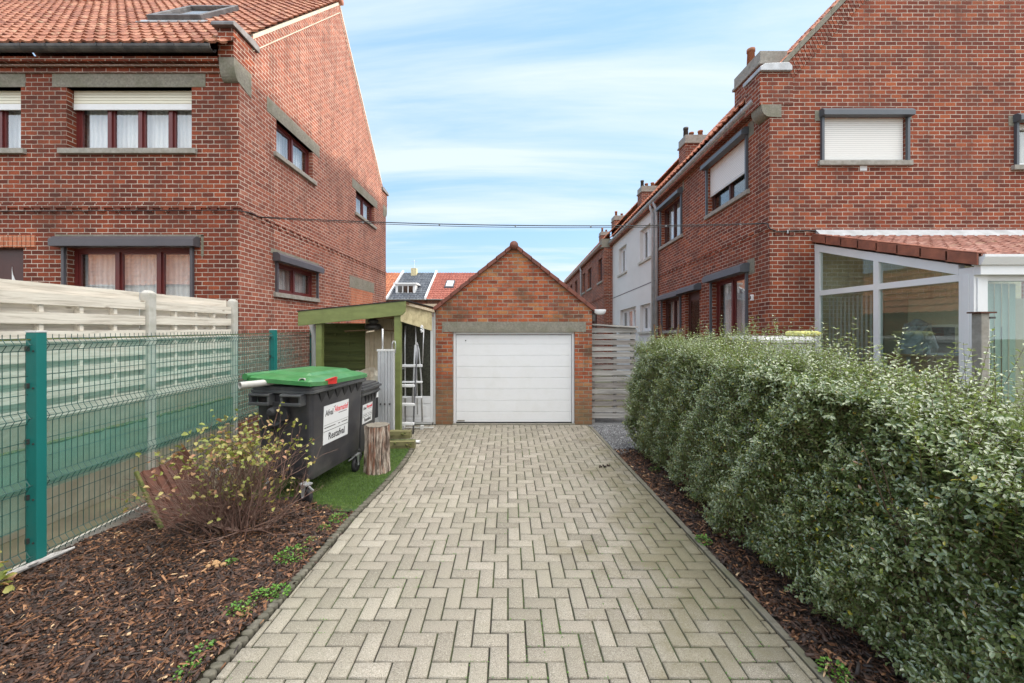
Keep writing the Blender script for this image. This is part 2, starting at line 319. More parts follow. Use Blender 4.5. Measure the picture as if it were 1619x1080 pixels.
def pavermat():
    m, t, b, o = newmat('paver')
    a = t.n('ShaderNodeAttribute'); a.attribute_name = 'tint'; g = t.n('ShaderNodeNewGeometry'); P = g.outputs['Position']
    cc = t.ramp(a.outputs['Fac'], [(0, (.195, .172, .137)), (.3, (.248, .220, .176)), (.7, (.29, .258, .210)), (1, (.35, .314, .26))])
    sp = t.noise(P, 190, 2, .7); cc = t.mix(t.ramp(sp, [(.38, .8), (.5, 0.0)]), cc, (.12, .105, .08))
    sp2 = t.noise(P, 240, 2, .7); cc = t.mix(t.ramp(sp2, [(.54, 0.0), (.66, .65)]), cc, (.60, .57, .50))
    big = t.noise(P, .9, 5, .6); cc = t.mix(t.ramp(big, [(.42, 0.0), (.7, .40)]), cc, (.25, .24, .17))
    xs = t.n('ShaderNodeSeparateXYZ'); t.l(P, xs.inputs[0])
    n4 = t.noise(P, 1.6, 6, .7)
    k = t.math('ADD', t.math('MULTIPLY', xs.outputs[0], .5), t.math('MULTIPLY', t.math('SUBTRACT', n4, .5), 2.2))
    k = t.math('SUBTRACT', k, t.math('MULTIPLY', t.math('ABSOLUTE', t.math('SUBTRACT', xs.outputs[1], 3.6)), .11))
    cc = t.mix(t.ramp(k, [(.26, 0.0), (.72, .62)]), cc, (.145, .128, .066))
    st = t.noise(P, 6, 5, .75); cc = t.mix(t.ramp(st, [(.62, 0.0), (.74, .5)]), cc, (.13, .12, .08))
    t.l(cc, b.inputs['Base Color']); b.inputs['Roughness'].default_value = .88; b.inputs['Specular IOR Level'].default_value = .3
    bump(t, b, sp, .8, .004); return m
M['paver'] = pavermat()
def barkmat():
    m, t, b, o = newmat('bark'); g = t.n('ShaderNodeNewGeometry')
    v = t.mapping(g.outputs['Position'], scale=(1, 1, .16)); n = t.noise(v, 26, 6, .7); n2 = t.noise(v, 9, 5, .7)
    cc = t.ramp(n, [(.36, (.03, .022, .018)), (.45, (.13, .095, .075)), (.52, (.33, .27, .22)), (.64, (.56, .49, .42))])
    cc = t.mix(t.ramp(n2, [(.52, 0.0), (.64, .7)]), cc, (.27, .10, .05))
    t.l(cc, b.inputs['Base Color']); b.inputs['Roughness'].default_value = .9; bump(t, b, n, 1.0, .012); return m
M['bark'] = barkmat()
def woodmat(name, light, mid, dark, axis, knots=True):
    m, t, b, o = newmat(name); g = t.n('ShaderNodeNewGeometry')
    sc_ = [14, 14, 14]; sc_[axis] = .7
    v = t.mapping(g.outputs['Position'], scale=sc_); n = t.noise(v, 2.2, 7, .7, .6)
    cc = t.ramp(n, [(.3, dark), (.5, mid), (.68, light)])
    n2 = t.noise(g.outputs['Position'], 1.5, 4, .6); cc = t.mix(t.ramp(n2, [(.4, 0.0), (.7, .4)]), cc, mid)
    if knots:
        sck = [1, 1, 1.6]; sck[axis] = .5
        vo = t.n('ShaderNodeTexVoronoi'); vo.inputs['Scale'].default_value = 4.5; t.l(t.mapping(g.outputs['Position'], scale=sck), vo.inputs['Vector'])
        cc = t.mix(t.ramp(vo.outputs['Distance'], [(.05, .95), (.10, 0.0)]), cc, dark)
    t.l(cc, b.inputs['Base Color']); b.inputs['Roughness'].default_value = .85; bump(t, b, n, .5, .004); return m
M['wood_white'] = woodmat('wood_white', (.76, .71, .62), (.64, .585, .50), (.33, .28, .22), 1)
M['wood_grey_dark'] = woodmat('wood_grey_dark', (.34, .315, .29), (.20, .18, .165), (.08, .07, .06), 0)
M['wood_grey'] = woodmat('wood_grey', (.48, .46, .43), (.30, .285, .265), (.13, .12, .11), 0)
M['wood_green'] = woodmat('wood_green', (.115, .135, .04), (.085, .10, .028), (.05, .06, .02), 0)
M['mossy_wood'] = woodmat('mossy_wood', (.22, .22, .08), (.15, .14, .06), (.07, .055, .035), 0)

# ------------------------------------------------------------------ mesh helpers
def worldloc(o):
    p = Vector((0, 0, 0))
    while o is not None: p = p + o.location; o = o.parent
    return p
class MB:
    def __init__(s, xf=None): s.v = []; s.f = []; s.uv = {}; s.t = []; s.xf = xf
    def quad(s, a, b, c, d, uv=None, tint=None):
        i = len(s.v); s.v += [tuple(a), tuple(b), tuple(c), tuple(d)]
        if uv: s.uv[len(s.f)] = uv
        s.f.append((i, i + 1, i + 2, i + 3)); s.t.append(tint)
    def poly(s, pts, tint=None):
        i = len(s.v); s.v += [tuple(p) for p in pts]; s.f.append(tuple(range(i, i + len(pts)))); s.t.append(tint)
    def hexa(s, p, tint=None):           # p: 4 bottom (ccw) + 4 top
        i = len(s.v); s.v += [tuple(q) for q in p]
        for q in ((3, 2, 1, 0), (4, 5, 6, 7), (0, 1, 5, 4), (1, 2, 6, 5), (2, 3, 7, 6), (3, 0, 4, 7)):
            s.f.append(tuple(i + k for k in q)); s.t.append(tint)
    def box(s, x0, y0, z0, x1, y1, z1, tint=None):
        x0, x1 = min(x0, x1), max(x0, x1); y0, y1 = min(y0, y1), max(y0, y1); z0, z1 = min(z0, z1), max(z0, z1)
        s.hexa([(x0, y0, z0), (x1, y0, z0), (x1, y1, z0), (x0, y1, z0), (x0, y0, z1), (x1, y0, z1), (x1, y1, z1), (x0, y1, z1)], tint)
    def prism(s, prof, axis, a, b):      # extrude a 2-d profile along axis 0/1/2
        def P(p, k):
            q = [0, 0, 0]; q[axis] = k; r = [i for i in (0, 1, 2) if i != axis]; q[r[0]] = p[0]; q[r[1]] = p[1]; return tuple(q)
        n = len(prof); i = len(s.v); s.v += [P(p, a) for p in prof] + [P(p, b) for p in prof]
        for k in range(n):
            s.f.append((i + k, i + (k + 1) % n, i + n + (k + 1) % n, i + n + k)); s.t.append(None)
        s.f.append(tuple(i + k for k in range(n))[::-1]); s.f.append(tuple(i + n + k for k in range(n))); s.t += [None, None]
    def tube(s, pts, r, n=8, caps=True, tint=None):
        pts = [Vector(p) for p in pts]; rs = r if isinstance(r, (list, tuple)) else [r] * len(pts)
        base = len(s.v); up = None
        for k, p in enumerate(pts):
            d = (pts[min(k + 1, len(pts) - 1)] - pts[max(k - 1, 0)]).normalized()
            if up is None: up = Vector((0, 0, 1)) if abs(d.z) < .9 else Vector((1, 0, 0))
            e1 = d.cross(up).normalized(); e2 = e1.cross(d).normalized(); up = e2
            for j in range(n):
                a = 2 * math.pi * j / n; s.v.append(tuple(p + (e1 * math.cos(a) + e2 * math.sin(a)) * rs[k]))
        for k in range(len(pts) - 1):
            for j in range(n):
                s.f.append((base + k * n + j, base + k * n + (j + 1) % n, base + (k + 1) * n + (j + 1) % n, base + (k + 1) * n + j)); s.t.append(tint)
        if caps:
            s.f.append(tuple(base + j for j in range(n))[::-1]); s.f.append(tuple(base + (len(pts) - 1) * n + j for j in range(n))); s.t += [tint, tint]
    def loft(s, rings, close=True):
        n = len(rings[0]); base = len(s.v)
        for r in rings: s.v += [tuple(p) for p in r]
        for k in range(len(rings) - 1):
            for j in range(n):
                s.f.append((base + k * n + j, base + k * n + (j + 1) % n, base + (k + 1) * n + (j + 1) % n, base + (k + 1) * n + j)); s.t.append(None)
        if close:
            s.f.append(tuple(base + j for j in range(n))[::-1]); s.f.append(tuple(base + (len(rings) - 1) * n + j for j in range(n))); s.t += [None, None]
    def build(s, name, mat, parent=None, smooth=False, bevel=0, mtx=None):
        vs = s.v
        if s.xf: vs = [s.xf(p) for p in vs]
        if mtx is not None: vs = [tuple(mtx @ Vector(p)) for p in vs]
        o0 = worldloc(parent) if parent else Vector((0, 0, 0))
        me = bpy.data.meshes.new(name)
        me.from_pydata([(p[0] - o0.x, p[1] - o0.y, p[2] - o0.z) for p in vs], [], s.f)
        me.materials.append(mat)
        uvl = me.uv_layers.new(name='UVMap'); data = uvl.data; me.update()
        for p in me.polygons:
            cu = s.uv.get(p.index)
            nx, ny, nz = abs(p.normal.x), abs(p.normal.y), abs(p.normal.z)
            for k, li in enumerate(p.loop_indices):
                if cu: data[li].uv = cu[k]; continue
                q = vs[me.loops[li].vertex_index]
                if s.v is not vs: q = s.v[me.loops[li].vertex_index]
                data[li].uv = (q[1], q[2]) if nx > ny and nx > nz else ((q[0], q[2]) if ny >= nz else (q[0], q[1]))
        if any(t is not None for t in s.t):
            at = me.attributes.new('tint', 'FLOAT', 'FACE'); at.data.foreach_set('value', [0.5 if t is None else t for t in s.t])
        if smooth: me.polygons.foreach_set('use_smooth', [True] * len(me.polygons))
        o = bpy.data.objects.new(name, me); C.objects.link(o); o.parent = parent
        if bevel:
            bm_ = o.modifiers.new('bevel', 'BEVEL'); bm_.width = bevel; bm_.segments = 2; bm_.limit_method = 'ANGLE'
        return o
def bulk(name, V, Fq, tint, mat, parent=None, smooth=False):
    o0 = worldloc(parent) if parent else Vector((0, 0, 0))
    V = np.asarray(V, dtype=np.float32) - np.array(o0, dtype=np.float32)
    me = bpy.data.meshes.new(name); k = Fq.shape[1]
    me.vertices.add(len(V)); me.vertices.foreach_set('co', V.ravel())
    me.loops.add(Fq.size); me.loops.foreach_set('vertex_index', Fq.ravel().astype(np.int32))
    me.polygons.add(len(Fq)); me.polygons.foreach_set('loop_start', np.arange(0, Fq.size, k, dtype=np.int32))
    me.update(calc_edges=True)
    if tint is not None:
        at = me.attributes.new('tint', 'FLOAT', 'FACE'); at.data.foreach_set('value', tint.astype(np.float32))
    me.materials.append(mat)
    if smooth: me.polygons.foreach_set('use_smooth', np.ones(len(Fq), dtype=bool))
    o = bpy.data.objects.new(name, me); C.objects.link(o); o.parent = parent
    return o
def tag(o, label=None, cat=None, group=None, kind=None):
    if label: o['label'] = label
    if cat: o['category'] = cat
    if group: o['group'] = group
    if kind: o['kind'] = kind
    return o
def thing(name, loc, label, cat, group=None):
    o = bpy.data.objects.new(name, None); o.empty_display_size = .2; o.location = loc; C.objects.link(o)
    return tag(o, label, cat, group)

# axis-aligned walls, u along the wall, d = depth inwards, z up
def lmap(face, const):
    if face == '-y': return lambda u, d, z: (u, const + d, z)
    if face == '+x': return lambda u, d, z: (const - d, u, z)
    if face == '-x': return lambda u, d, z: (const + d, u, z)
def lbox(mb, L, u0, u1, d0, d1, z0, z1):
    a = L(u0, d0, z0); b = L(u1, d1, z1); mb.box(*a, *b)
def wall(mb, L, u0, u1, z0, z1, holes=(), depth=.12, zstep=None):
    us = sorted({u0, u1, *[h[0] for h in holes], *[h[1] for h in holes]}); us = [u for u in us if u0 <= u <= u1]
    zs = sorted({z0, z1, *[h[2] for h in holes], *[h[3] for h in holes]}); zs = [z for z in zs if z0 <= z <= z1]
    for i in range(len(us) - 1):
        for j in range(len(zs) - 1):
            cu, cz = (us[i] + us[i + 1]) / 2, (zs[j] + zs[j + 1]) / 2
            if any(h[0] < cu < h[1] and h[2] < cz < h[3] for h in holes): continue
            mb.quad(L(us[i], 0, zs[j]), L(us[i + 1], 0, zs[j]), L(us[i + 1], 0, zs[j + 1]), L(us[i], 0, zs[j + 1]))
    for h in holes:
        a, b, c, d = h[:4]
        def q(p0, p1, uvs): mb.quad(L(p0[0], 0, p0[1]), L(p1[0], 0, p1[1]), L(p1[0], depth, p1[1]), L(p0[0], depth, p0[1]), uv=uvs)
        q((a, c), (a, d), [(0, c), (0, d), (depth, d), (depth, c)]); q((b, c), (b, d), [(0, c), (0, d), (depth, d), (depth, c)])
        q((a, d), (b, d), [(a, 0), (b, 0), (b, depth), (a, depth)]); q((a, c), (b, c), [(a, 0), (b, 0), (b, depth), (a, depth)])
def window(parent, L, u0, u1, z0, z1, n=2, frame='frame_red', rec=.10, fw=.05, xf=None, sill=True, lintel=None, box=None, curtain='curtain', shutter=0, slat='slat_white', rails=True, boxmat='box_grey', bottombar=None, weights=None, glass='glass', sillmat='sill', sash=.035, trans=None):
    mb = MB(xf)
    lbox(mb, L, u0, u0 + fw, rec, rec + .06, z0, z1); lbox(mb, L, u1 - fw, u1, rec, rec + .06, z0, z1)
    lbox(mb, L, u0 + fw, u1 - fw, rec, rec + .06, z0, z0 + fw); lbox(mb, L, u0 + fw, u1 - fw, rec, rec + .06, z1 - fw, z1)
    ws = weights or [1] * n; tot = sum(ws); x = u0; cuts = [u0]
    for k in ws: x += (u1 - u0) * k / tot; cuts.append(x)
    for c in cuts[1:-1]: lbox(mb, L, c - fw * .55, c + fw * .55, rec - .012, rec + .057, z0 + fw, z1 - fw)
    for i in range(n):                       # sashes, a little deeper
        a = cuts[i] + (fw if i == 0 else fw * .55); b = cuts[i + 1] - (fw if i == n - 1 else fw * .55)
        c, d = z0 + fw, z1 - fw; s = sash
        lbox(mb, L, a, a + s, rec + .015, rec + .055, c, d); lbox(mb, L, b - s, b, rec + .015, rec + .055, c, d)
        lbox(mb, L, a + s, b - s, rec + .015, rec + .055, c, c + s); lbox(mb, L, a + s, b - s, rec + .015, rec + .055, d - s, d)
    if trans: lbox(mb, L, u0 + fw, u1 - fw, rec + .012, rec + .059, trans - .03, trans + .03)
    o = mb.build('window', M[frame], parent)
    mb = MB(xf); lbox(mb, L, u0 + fw * .5, u1 - fw * .5, rec + .032, rec + .036, z0 + fw * .5, z1 - fw * .5); mb.build('pane', M[glass], o)
    if curtain:
        mb = MB(xf); N = int((u1 - u0) / .02); ph = rnd.random() * 6
        for k in range(N):
            def w_(j): return .17 + rec + .018 * math.sin(j * .55 + ph) + .012 * math.sin(j * .23 + 2 * ph)
            ua, ub = u0 + (u1 - u0) * k / N, u0 + (u1 - u0) * (k + 1) / N
            mb.quad(L(ua, w_(k), z0), L(ub, w_(k + 1), z0), L(ub, w_(k + 1), z1), L(ua, w_(k), z1))
        mb.build('curtain', M[curtain], o, smooth=True)
    if sill:
        mb = MB(xf); a, b = L(u0 - .10, -.06, z0 - .09), L(u1 + .10, rec, z0); mb.box(*a, *b); mb.build('sill', M[sillmat], o, bevel=.006)
    if lintel:
        mb = MB(xf); lbox(mb, L, u0 - lintel[0], u1 + lintel[0], -.008, rec * .9, z1, z1 + lintel[1]); mb.build('lintel', M['concrete'], o, bevel=.004)
    if shutter:
        mb = MB(xf); zb = z1 - shutter; lbox(mb, L, u0 + .012, u1 - .012, rec - .05, rec - .035, zb + .03, z1); mb.build('roller_shutter', M[slat], o)
        mb = MB(xf); lbox(mb, L, u0 + .012, u1 - .012, rec - .056, rec - .028, zb - (bottombar or .02), zb + .03); mb.build('shutter_bar', M['pvc_grey' if not bottombar else 'pvc'], o)
    if box:
        hb, ext, dep = box
        mb = MB(xf)
        a0, a1 = u0 - ext, u1 + ext; zt = z1 + hb
        def Q(u): return [L(u, -.003, z1 - .005), L(u, -dep, z1 - .005), L(u, -dep, zt - .06), L(u, -dep * .55, zt), L(u, -.003, zt)]
        mb.loft([Q(a0), Q(a1)]); ob = mb.build('shutter_box', M[boxmat], o)
    if box and rails:
        mb = MB(xf)
        for a in (u0 - .05, u1 + .005): mb = MB(xf); lbox(mb, L, a, a + .045, -.05, -.002, z0, z1 - .006); mb.build('guide_rail', M[boxmat], o)
    return o

def tile_roof(mb, o, U, V, W, Lg, tw=.2, tl=.3, amp=.022, lip=.03, sub=6, jit=.004):
    o = Vector(o); U = Vector(U).normalized(); V = Vector(V).normalized(); N = U.cross(V).normalized()
    if N.z < 0: N = -N
    nc = int(round(W / tw)); nr = int(math.ceil(Lg / tl)); prof = []
    for k in range(sub): 
        t = k / sub; prof.append(amp * (math.exp(-((t - .22) / .16) ** 2) * 1.5 + .12 * math.cos(2 * math.pi * t)))
    for j in range(nr):
        v0, v1 = j * tl, min((j + 1) * tl + .03, Lg + .02)
        base = len(mb.v); ncol = nc * sub + 1
        for i in range(ncol):
            u = i * W / (nc * sub); c = i // sub; r_ = random.Random(c * 977 + j * 131); dz = r_.uniform(-jit, jit); dv = r_.uniform(-.006, .006)
            h = prof[i % sub] + dz
            for vv, hh in ((v0 + dv, h - .0), (v0 + dv, h + lip), (v1, h)):
                mb.v.append(tuple(o + U * u + V * vv + N * hh))
        for i in range(ncol - 1):
            a = base + i * 3; b = a + 3; u0 = i * W / (nc * sub); u1 = (i + 1) * W / (nc * sub)
            e = .001
            mb.uv[len(mb.f)] = [(u0, v0 + e), (u1, v0 + e), (u1, v0 + .02), (u0, v0 + .02)]; mb.f.append((a, b, b + 1, a + 1)); mb.t.append(None)
            mb.uv[len(mb.f)] = [(u0, v0 + e), (u1, v0 + e), (u1, v0 + tl - e), (u0, v0 + tl - e)]; mb.f.append((a + 1, b + 1, b + 2, a + 2)); mb.t.append(None)

def dentils(mb, L, u0, u1, z, step=.27):
    lbox(mb, L, u0, u1, -.022, .0, z + .076, z + .145)
    n = int((u1 - u0) / step)
    for k in range(n):
        u = u0 + (k + .5) * (u1 - u0) / n; lbox(mb, L, u - .05, u + .05, -.02, .0, z, z + .0755)
def gutter_prof(r=.075, n=7):
    o = [(-r * math.cos(math.pi * k / n), -r * math.sin(math.pi * k / n)) for k in range(n + 1)]
    i = [(r * .9 * math.cos(math.pi * k / n), -r * .9 * math.sin(math.pi * k / n) + .004) for k in range(n + 1)]
    return o + i

def fabricmat():
    m, t, b, o = newmat('fabric_blind'); g = t.n('ShaderNodeNewGeometry'); n = t.noise(g.outputs['Position'], 3, 3)
    c = t.mix(n, (.60, .74, .70), (.72, .82, .78)); t.l(c, b.inputs['Base Color']); b.inputs['Roughness'].default_value = .8
    ts = t.n('ShaderNodeBsdfTranslucent'); t.l(c, ts.inputs[0]); mx = t.n('ShaderNodeMixShader'); mx.inputs[0].default_value = .45
    t.l(b.outputs[0], mx.inputs[1]); t.l(ts.outputs[0], mx.inputs[2]); t.l(mx.outputs[0], o.inputs[0]); return m
M['fabric_blind'] = fabricmat()

# ================================================================== LEFT HOUSE
YF = 6.92; XG = -4.62; YB = 15.25; YR = 11.05
def roofz(y): return 6.62 + .966 * (y - 6.65)
def fx(x): return PX(x, YF)
def fz(y): return PZ(y, YF)
HL = thing('brick_house', (XG, YF, 0), 'red brick house left of the driveway, with dark gutter, skylight and brown-red window frames', 'house')
LF = lmap('-y', YF); LG = lmap('+x', XG)
w_up = (fx(105), fx(303), fz(236), fz(138)); w_upl = (fx(-165), fx(33), fz(236), fz(138))
w_gf = (fx(106), fx(303), fz(512), fz(391)); dr = (fx(-40), fx(37), .35, fz(392))
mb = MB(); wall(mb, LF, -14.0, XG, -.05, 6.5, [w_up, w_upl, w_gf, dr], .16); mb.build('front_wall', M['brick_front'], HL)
g1 = (8.04, 9.55, 5.42, 6.10); g2 = (12.25, 13.95, 5.44, 6.12); g3 = (8.04, 9.70, 2.64, 3.26); g4 = (11.85, 13.75, 1.3, 3.13)
mb = MB(); wall(mb, LG, YF, YB, -.05, 6.5, [g1, g2, g3], .10)
rz = lambda y: roofz(y) - .03
mb.poly([LG(YF, 0, 6.5), LG(YB, 0, 6.5), LG(YB, 0, 6.85), LG(YR + (YR - 6.95), 0, rz(6.95)), LG(YR, 0, rz(YR)), LG(6.95, 0, rz(6.95)), LG(YF, 0, 6.85)])
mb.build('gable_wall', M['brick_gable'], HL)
mb = MB(); mb.quad((-14, YF, -.05), (-14, YB, -.05), (-14, YB, 6.6), (-14, YF, 6.6)); mb.poly([(-14, YF, 6.6), (-14, YB, 6.6), (-14, YR, rz(YR))])
mb.quad((-14, YB, -.05), (XG, YB, -.05), (XG, YB, 6.85), (-14, YB, 6.85)); mb.build('rear_wall', M['brick_front'], HL)
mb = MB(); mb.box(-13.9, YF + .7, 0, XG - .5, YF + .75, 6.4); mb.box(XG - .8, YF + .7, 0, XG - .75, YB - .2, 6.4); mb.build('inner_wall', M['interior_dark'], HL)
# roof
Vr = (0, 1, .966); Ls = (YR - 6.62) * math.hypot(1, .966)
mb = MB(); tile_roof(mb, (-14, 6.62, roofz(6.62) + .02), (1, 0, 0), Vr, 14 + XG + .02, Ls, .2, .285, .02, .034)
roof = mb.build('roof', M['tile_left'], HL)
mb = MB(); mb.quad((-14, YR, roofz(YR)), (XG, YR, roofz(YR)), (XG, YB + .2, roofz(2 * YR - YB - .2)), (-14, YB + .2, roofz(2 * YR - YB - .2))); mb.build('rear_roof', M['tile_left'], HL)
mb = MB()
for k in range(28):
    x = -14 + k * .337; pts = [(x, YR, roofz(YR) + .03), (x + .36, YR, roofz(YR) + .03)]; mb.tube(pts, [.12, .105], 10)
mb.build('ridge_tiles', M['tile_left'], HL, smooth=True)
mb = MB()   # pale mortar fillet along the verge
for s in (1, -1):
    def Y(y): return y if s > 0 else 2 * YR - y
    for a, b, x0, x1, dz0, dz1 in ((7.3, YR, XG - .09, XG + .004, -.05, .035), (7.3, YR, XG - .01, XG + .012, -.275, -.25)):
        p = [(x0, Y(a), rz(a) + dz0), (x1, Y(a), rz(a) + dz0), (x1, Y(b), rz(b) + dz0), (x0, Y(b), rz(b) + dz0)]
        q = [(x, y, z + dz1 - dz0) for x, y, z in p]; mb.hexa(p + q)
mb.build('verge_mortar', M['mortar'], HL)
# kneeler on the corner: corbel, brick shoulder, lead cap
for s in (0, 1):
    def Y(y): return y if s == 0 else YF + YB - y
    ya, yb = sorted((Y(6.78), Y(7.34)))
    mb = MB(); mb.box(XG - .26, ya, 6.5, XG + .003, yb, 6.98); sh = mb.build('kneeler', M['brick_front'], HL)
    mb = MB(); cv = [(6.785 + .135 * (1 - math.cos(a)), 6.44 - .30 * math.sin(a)) for a in [math.pi / 2 * k / 7 for k in range(8)]]
    prof = [(Y(y), z) for y, z in [(6.785, 6.497)] + cv + [(7.25, 6.06), (7.25, 6.497)]]
    mb.prism(prof, 0, XG - .25, XG + .008); mb.build('corbel', M['concrete'], sh, bevel=.004)
    mb = MB(); pr = [(Y(6.70), 6.98), (Y(6.70), 7.03), (Y(6.74), 7.075), (Y(7.30), 7.13), (Y(7.42), 7.10), (Y(7.42), 6.985)]
    mb.prism(pr, 0, XG - .33, XG + .055); mb.build('lead_cap', M['lead'], sh, bevel=.012)
# cornice and gutter
mb = MB(); mb.box(-14, YF - .035, 6.30, XG - .27, YF - .001, 6.376); mb.box(-14, YF - .10, 6.3765, XG - .262, YF - .001, 6.40); mb.box(-14, YF - .15, 6.42, XG - .262, YF - .001, 6.50)
mb.build('cornice', M['brick_front'], HL)
mb = MB(); gp = gutter_prof(.085); mb.prism([(y + 6.68, z + 6.60) for y, z in gp], 0, -14, XG - .27); x = -13.9
while x < XG - .4:
    mb.prism([(y * 1.09 + 6.68, z * 1.09 + 6.602) for y, z in gutter_prof(.085)], 0, x, x + .02); x += .42
mb.build('gutter', M['gutter_dark'], HL)
# dentil band
mb = MB(); dentils(mb, LF, -14, XG, fz(336), .27); mb.build('brick_band', M['brick_front'], HL)
mb = MB(); dentils(mb, LG, YF - .02, YB, fz(336), .27); mb.build('brick_band', M['brick_gable'], HL)
# windows front
window(HL, LF, *w_up, n=4, rec=.16, fw=.055, lintel=(.24, .24), shutter=.26, slat='slat_cream', bottombar=.07, weights=[1.12, 1, 1, .9])
window(HL, LF, *w_upl, n=4, rec=.16, fw=.055, lintel=(.08, .24), shutter=.26, slat='slat_cream', bottombar=.07)
window(HL, LF, *w_gf, n=3, rec=.12, fw=.06, box=(.17, .15, .16), weights=[1.05, 1, .9])
mb = MB(); mb.box(fx(318), YF - .006, fz(405), fx(322), YF - .001, fz(372)); mb.box(fx(88), YF - .006, fz(374), fx(322), YF - .001, fz(371)); mb.build('lintel', M['concrete'], HL)
# front door under a soldier course
mb = MB(); mb.box(dr[0], YF + .12, dr[2], dr[1], YF + .17, dr[3]); d = mb.build('door', M['frame_brown'], HL)
mb = MB(); ps = [(fx(6), fz(600)), (fx(31), fz(456))] + [(fx(31 - 25 * math.sin(a)), fz(456 - 36 * (1 - math.cos(a)))) for a in [math.pi / 2 * k / 8 for k in range(1, 9)]]
mb.prism(ps, 1, YF + .112, YF + .119); mb.build('pane', M['sticker'], d)
mb = MB()
n = 0; x = fx(-40)
while x < fx(56) - .05:
    mb.box(x, YF - .022, fz(391), x + .062, YF - .001, fz(372)); x += .076
mb.build('soldier_course', M['brick_new'], HL)
# gable windows
window(HL, LG, *g1, n=2, rec=.10, fw=.05, lintel=(.32, .28)); window(HL, LG, *g2, n=2, rec=.10, fw=.05, lintel=(.3, .28))
window(HL, LG, *g3, n=2, rec=.10, fw=.06, box=(.17, .12, .15))
mb = MB(); lbox(mb, LG, 7.85, 9.85, -.004, -.001, 3.40, 3.5); mb.build('lintel', M['concrete'], HL); mb = MB(); lbox(mb, LG, g4[0] - .1, g4[1] + .15, -.008, 0, g4[3], g4[3] + .34); mb.build('lintel', M['concrete'], HL)
mb = MB(); lbox(mb, LG, g4[0], g4[1], -.004, 0, g4[2], g4[3]); mb.build('bricked_up_opening', M['brick_new'], HL)
# skylight
def rp(x, t, hgt):      # point on the roof plane: t = y, hgt above
    n_ = Vector((0, -.966, 1)).normalized(); return tuple(Vector((x, t, roofz(t) + .03)) + n_ * hgt)
def roofslab(mb, x0, x1, t0, t1, h0, h1): mb.hexa([rp(x0, t0, h0), rp(x1, t0, h0), rp(x1, t1, h0), rp(x0, t1, h0), rp(x0, t0, h1), rp(x1, t0, h1), rp(x1, t1, h1), rp(x0, t1, h1)])
mb = MB(); sx0, sx1, t0, t1 = -7.3, -6.2, 8.2, 9.35
for a in ((sx0, sx1, t0, t0 + .09), (sx0, sx1, t1 - .09, t1), (sx0, sx0 + .08, t0 + .09, t1 - .09), (sx1 - .08, sx1, t0 + .09, t1 - .09)): roofslab(mb, *a, .0, .13)
sk = mb.build('skylight', M['lead'], HL, bevel=.01)
mb = MB(); roofslab(mb, sx0 + .08, sx1 - .08, t0 + .09, t1 - .09, .07, .08); mb.build('pane', M['glass'], sk)
mb = MB(); roofslab(mb, sx0 - .12, sx1 + .12, t0 - .16, t0, .03, .045); mb.build('flashing', M['zinc'], sk)
mb = MB(); mb.box(-11.6, YR - .3, roofz(YR) - .3, -10.75, YR + .3, roofz(YR) + .9); ch = mb.build('chimney', M['brick_front'], HL)
# bit of dark coping at the far eave
# ================================================================== RIGHT ROW
XR = 4.90; YN = 7.54; Y1 = 13.25; Y2 = 18.85
SL = -.036
def shear(p): return (p[0], p[1], p[2] + SL * (p[1] - YN) * min(1, max(0, p[2] / 2.0)))
def gx(x): return PX(x, YN)
def gz(y): return PZ(y, YN)
def rr(x): return 6.86 + 1.06 * (x - 5.12)
XRG = 9.0; XE = 2 * XRG - XR
HR = thing('brick_house', (XR, YN, 0), 'red brick house behind the conservatory, its gable facing the camera with a closed white shutter', 'house')
LR = lmap('-y', YN); LS = lmap('-x', XR)
wr1 = (gx(1301), gx(1431), gz(255), gz(186)); wr2 = (gx(1607), gx(1740), gz(262), gz(194))
mb = MB(); wall(mb, LR, XR, XE, -.1, 6.45, [wr1, wr2], .09)
mb.poly([(XR, YN, 6.45), (XE, YN, 6.45), (XE, YN, 6.7), (2 * XRG - 5.12, YN, rr(5.12) - .08), (XRG, YN, rr(XRG) - .08), (5.12, YN, rr(5.12) - .08), (XR, YN, 6.7)])
mb.build('gable_wall', M['brick_right'], HR)
cA = (8.26, 9.86, 4.77, 5.90); cB = (11.36, 12.85, 4.70, 5.86); cC = (8.26, 9.66, 1.0, 3.10); cD = (11.42, 12.75, 2.02, 2.98); cDoor = (10.30, 11.15, 0, 3.0)
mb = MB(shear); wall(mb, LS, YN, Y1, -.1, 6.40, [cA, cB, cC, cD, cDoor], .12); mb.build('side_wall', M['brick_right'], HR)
mb = MB(); mb.quad((XE, YN, -.1), (XE, Y1, -.1), (XE, Y1, 6.5), (XE, YN, 6.5)); mb.box(XR + .75, YN + .5, 0, XR + .8, Y1 - .2, 6.2); mb.box(XR + .5, YN + .5, 0, XE - .5, YN + .55, 6.2)
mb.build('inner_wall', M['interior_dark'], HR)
s1 = 4.2 * math.hypot(1, 1.06); mb = MB(shear)
tile_roof(mb, (4.80, Y1, rr(4.80)), (0, -1, 0), (1, 0, 1.06), Y1 - YN - .02, s1 * 1.0, .2, .3); mb.build('roof', M['tile_right'], HR)
mb = MB(shear); mb.quad((XRG, YN, rr(XRG)), (XRG, Y1, rr(XRG)), (XE + .2, Y1, rr(4.7)), (XE + .2, YN, rr(4.7))); mb.build('rear_roof', M['tile_right'], HR)
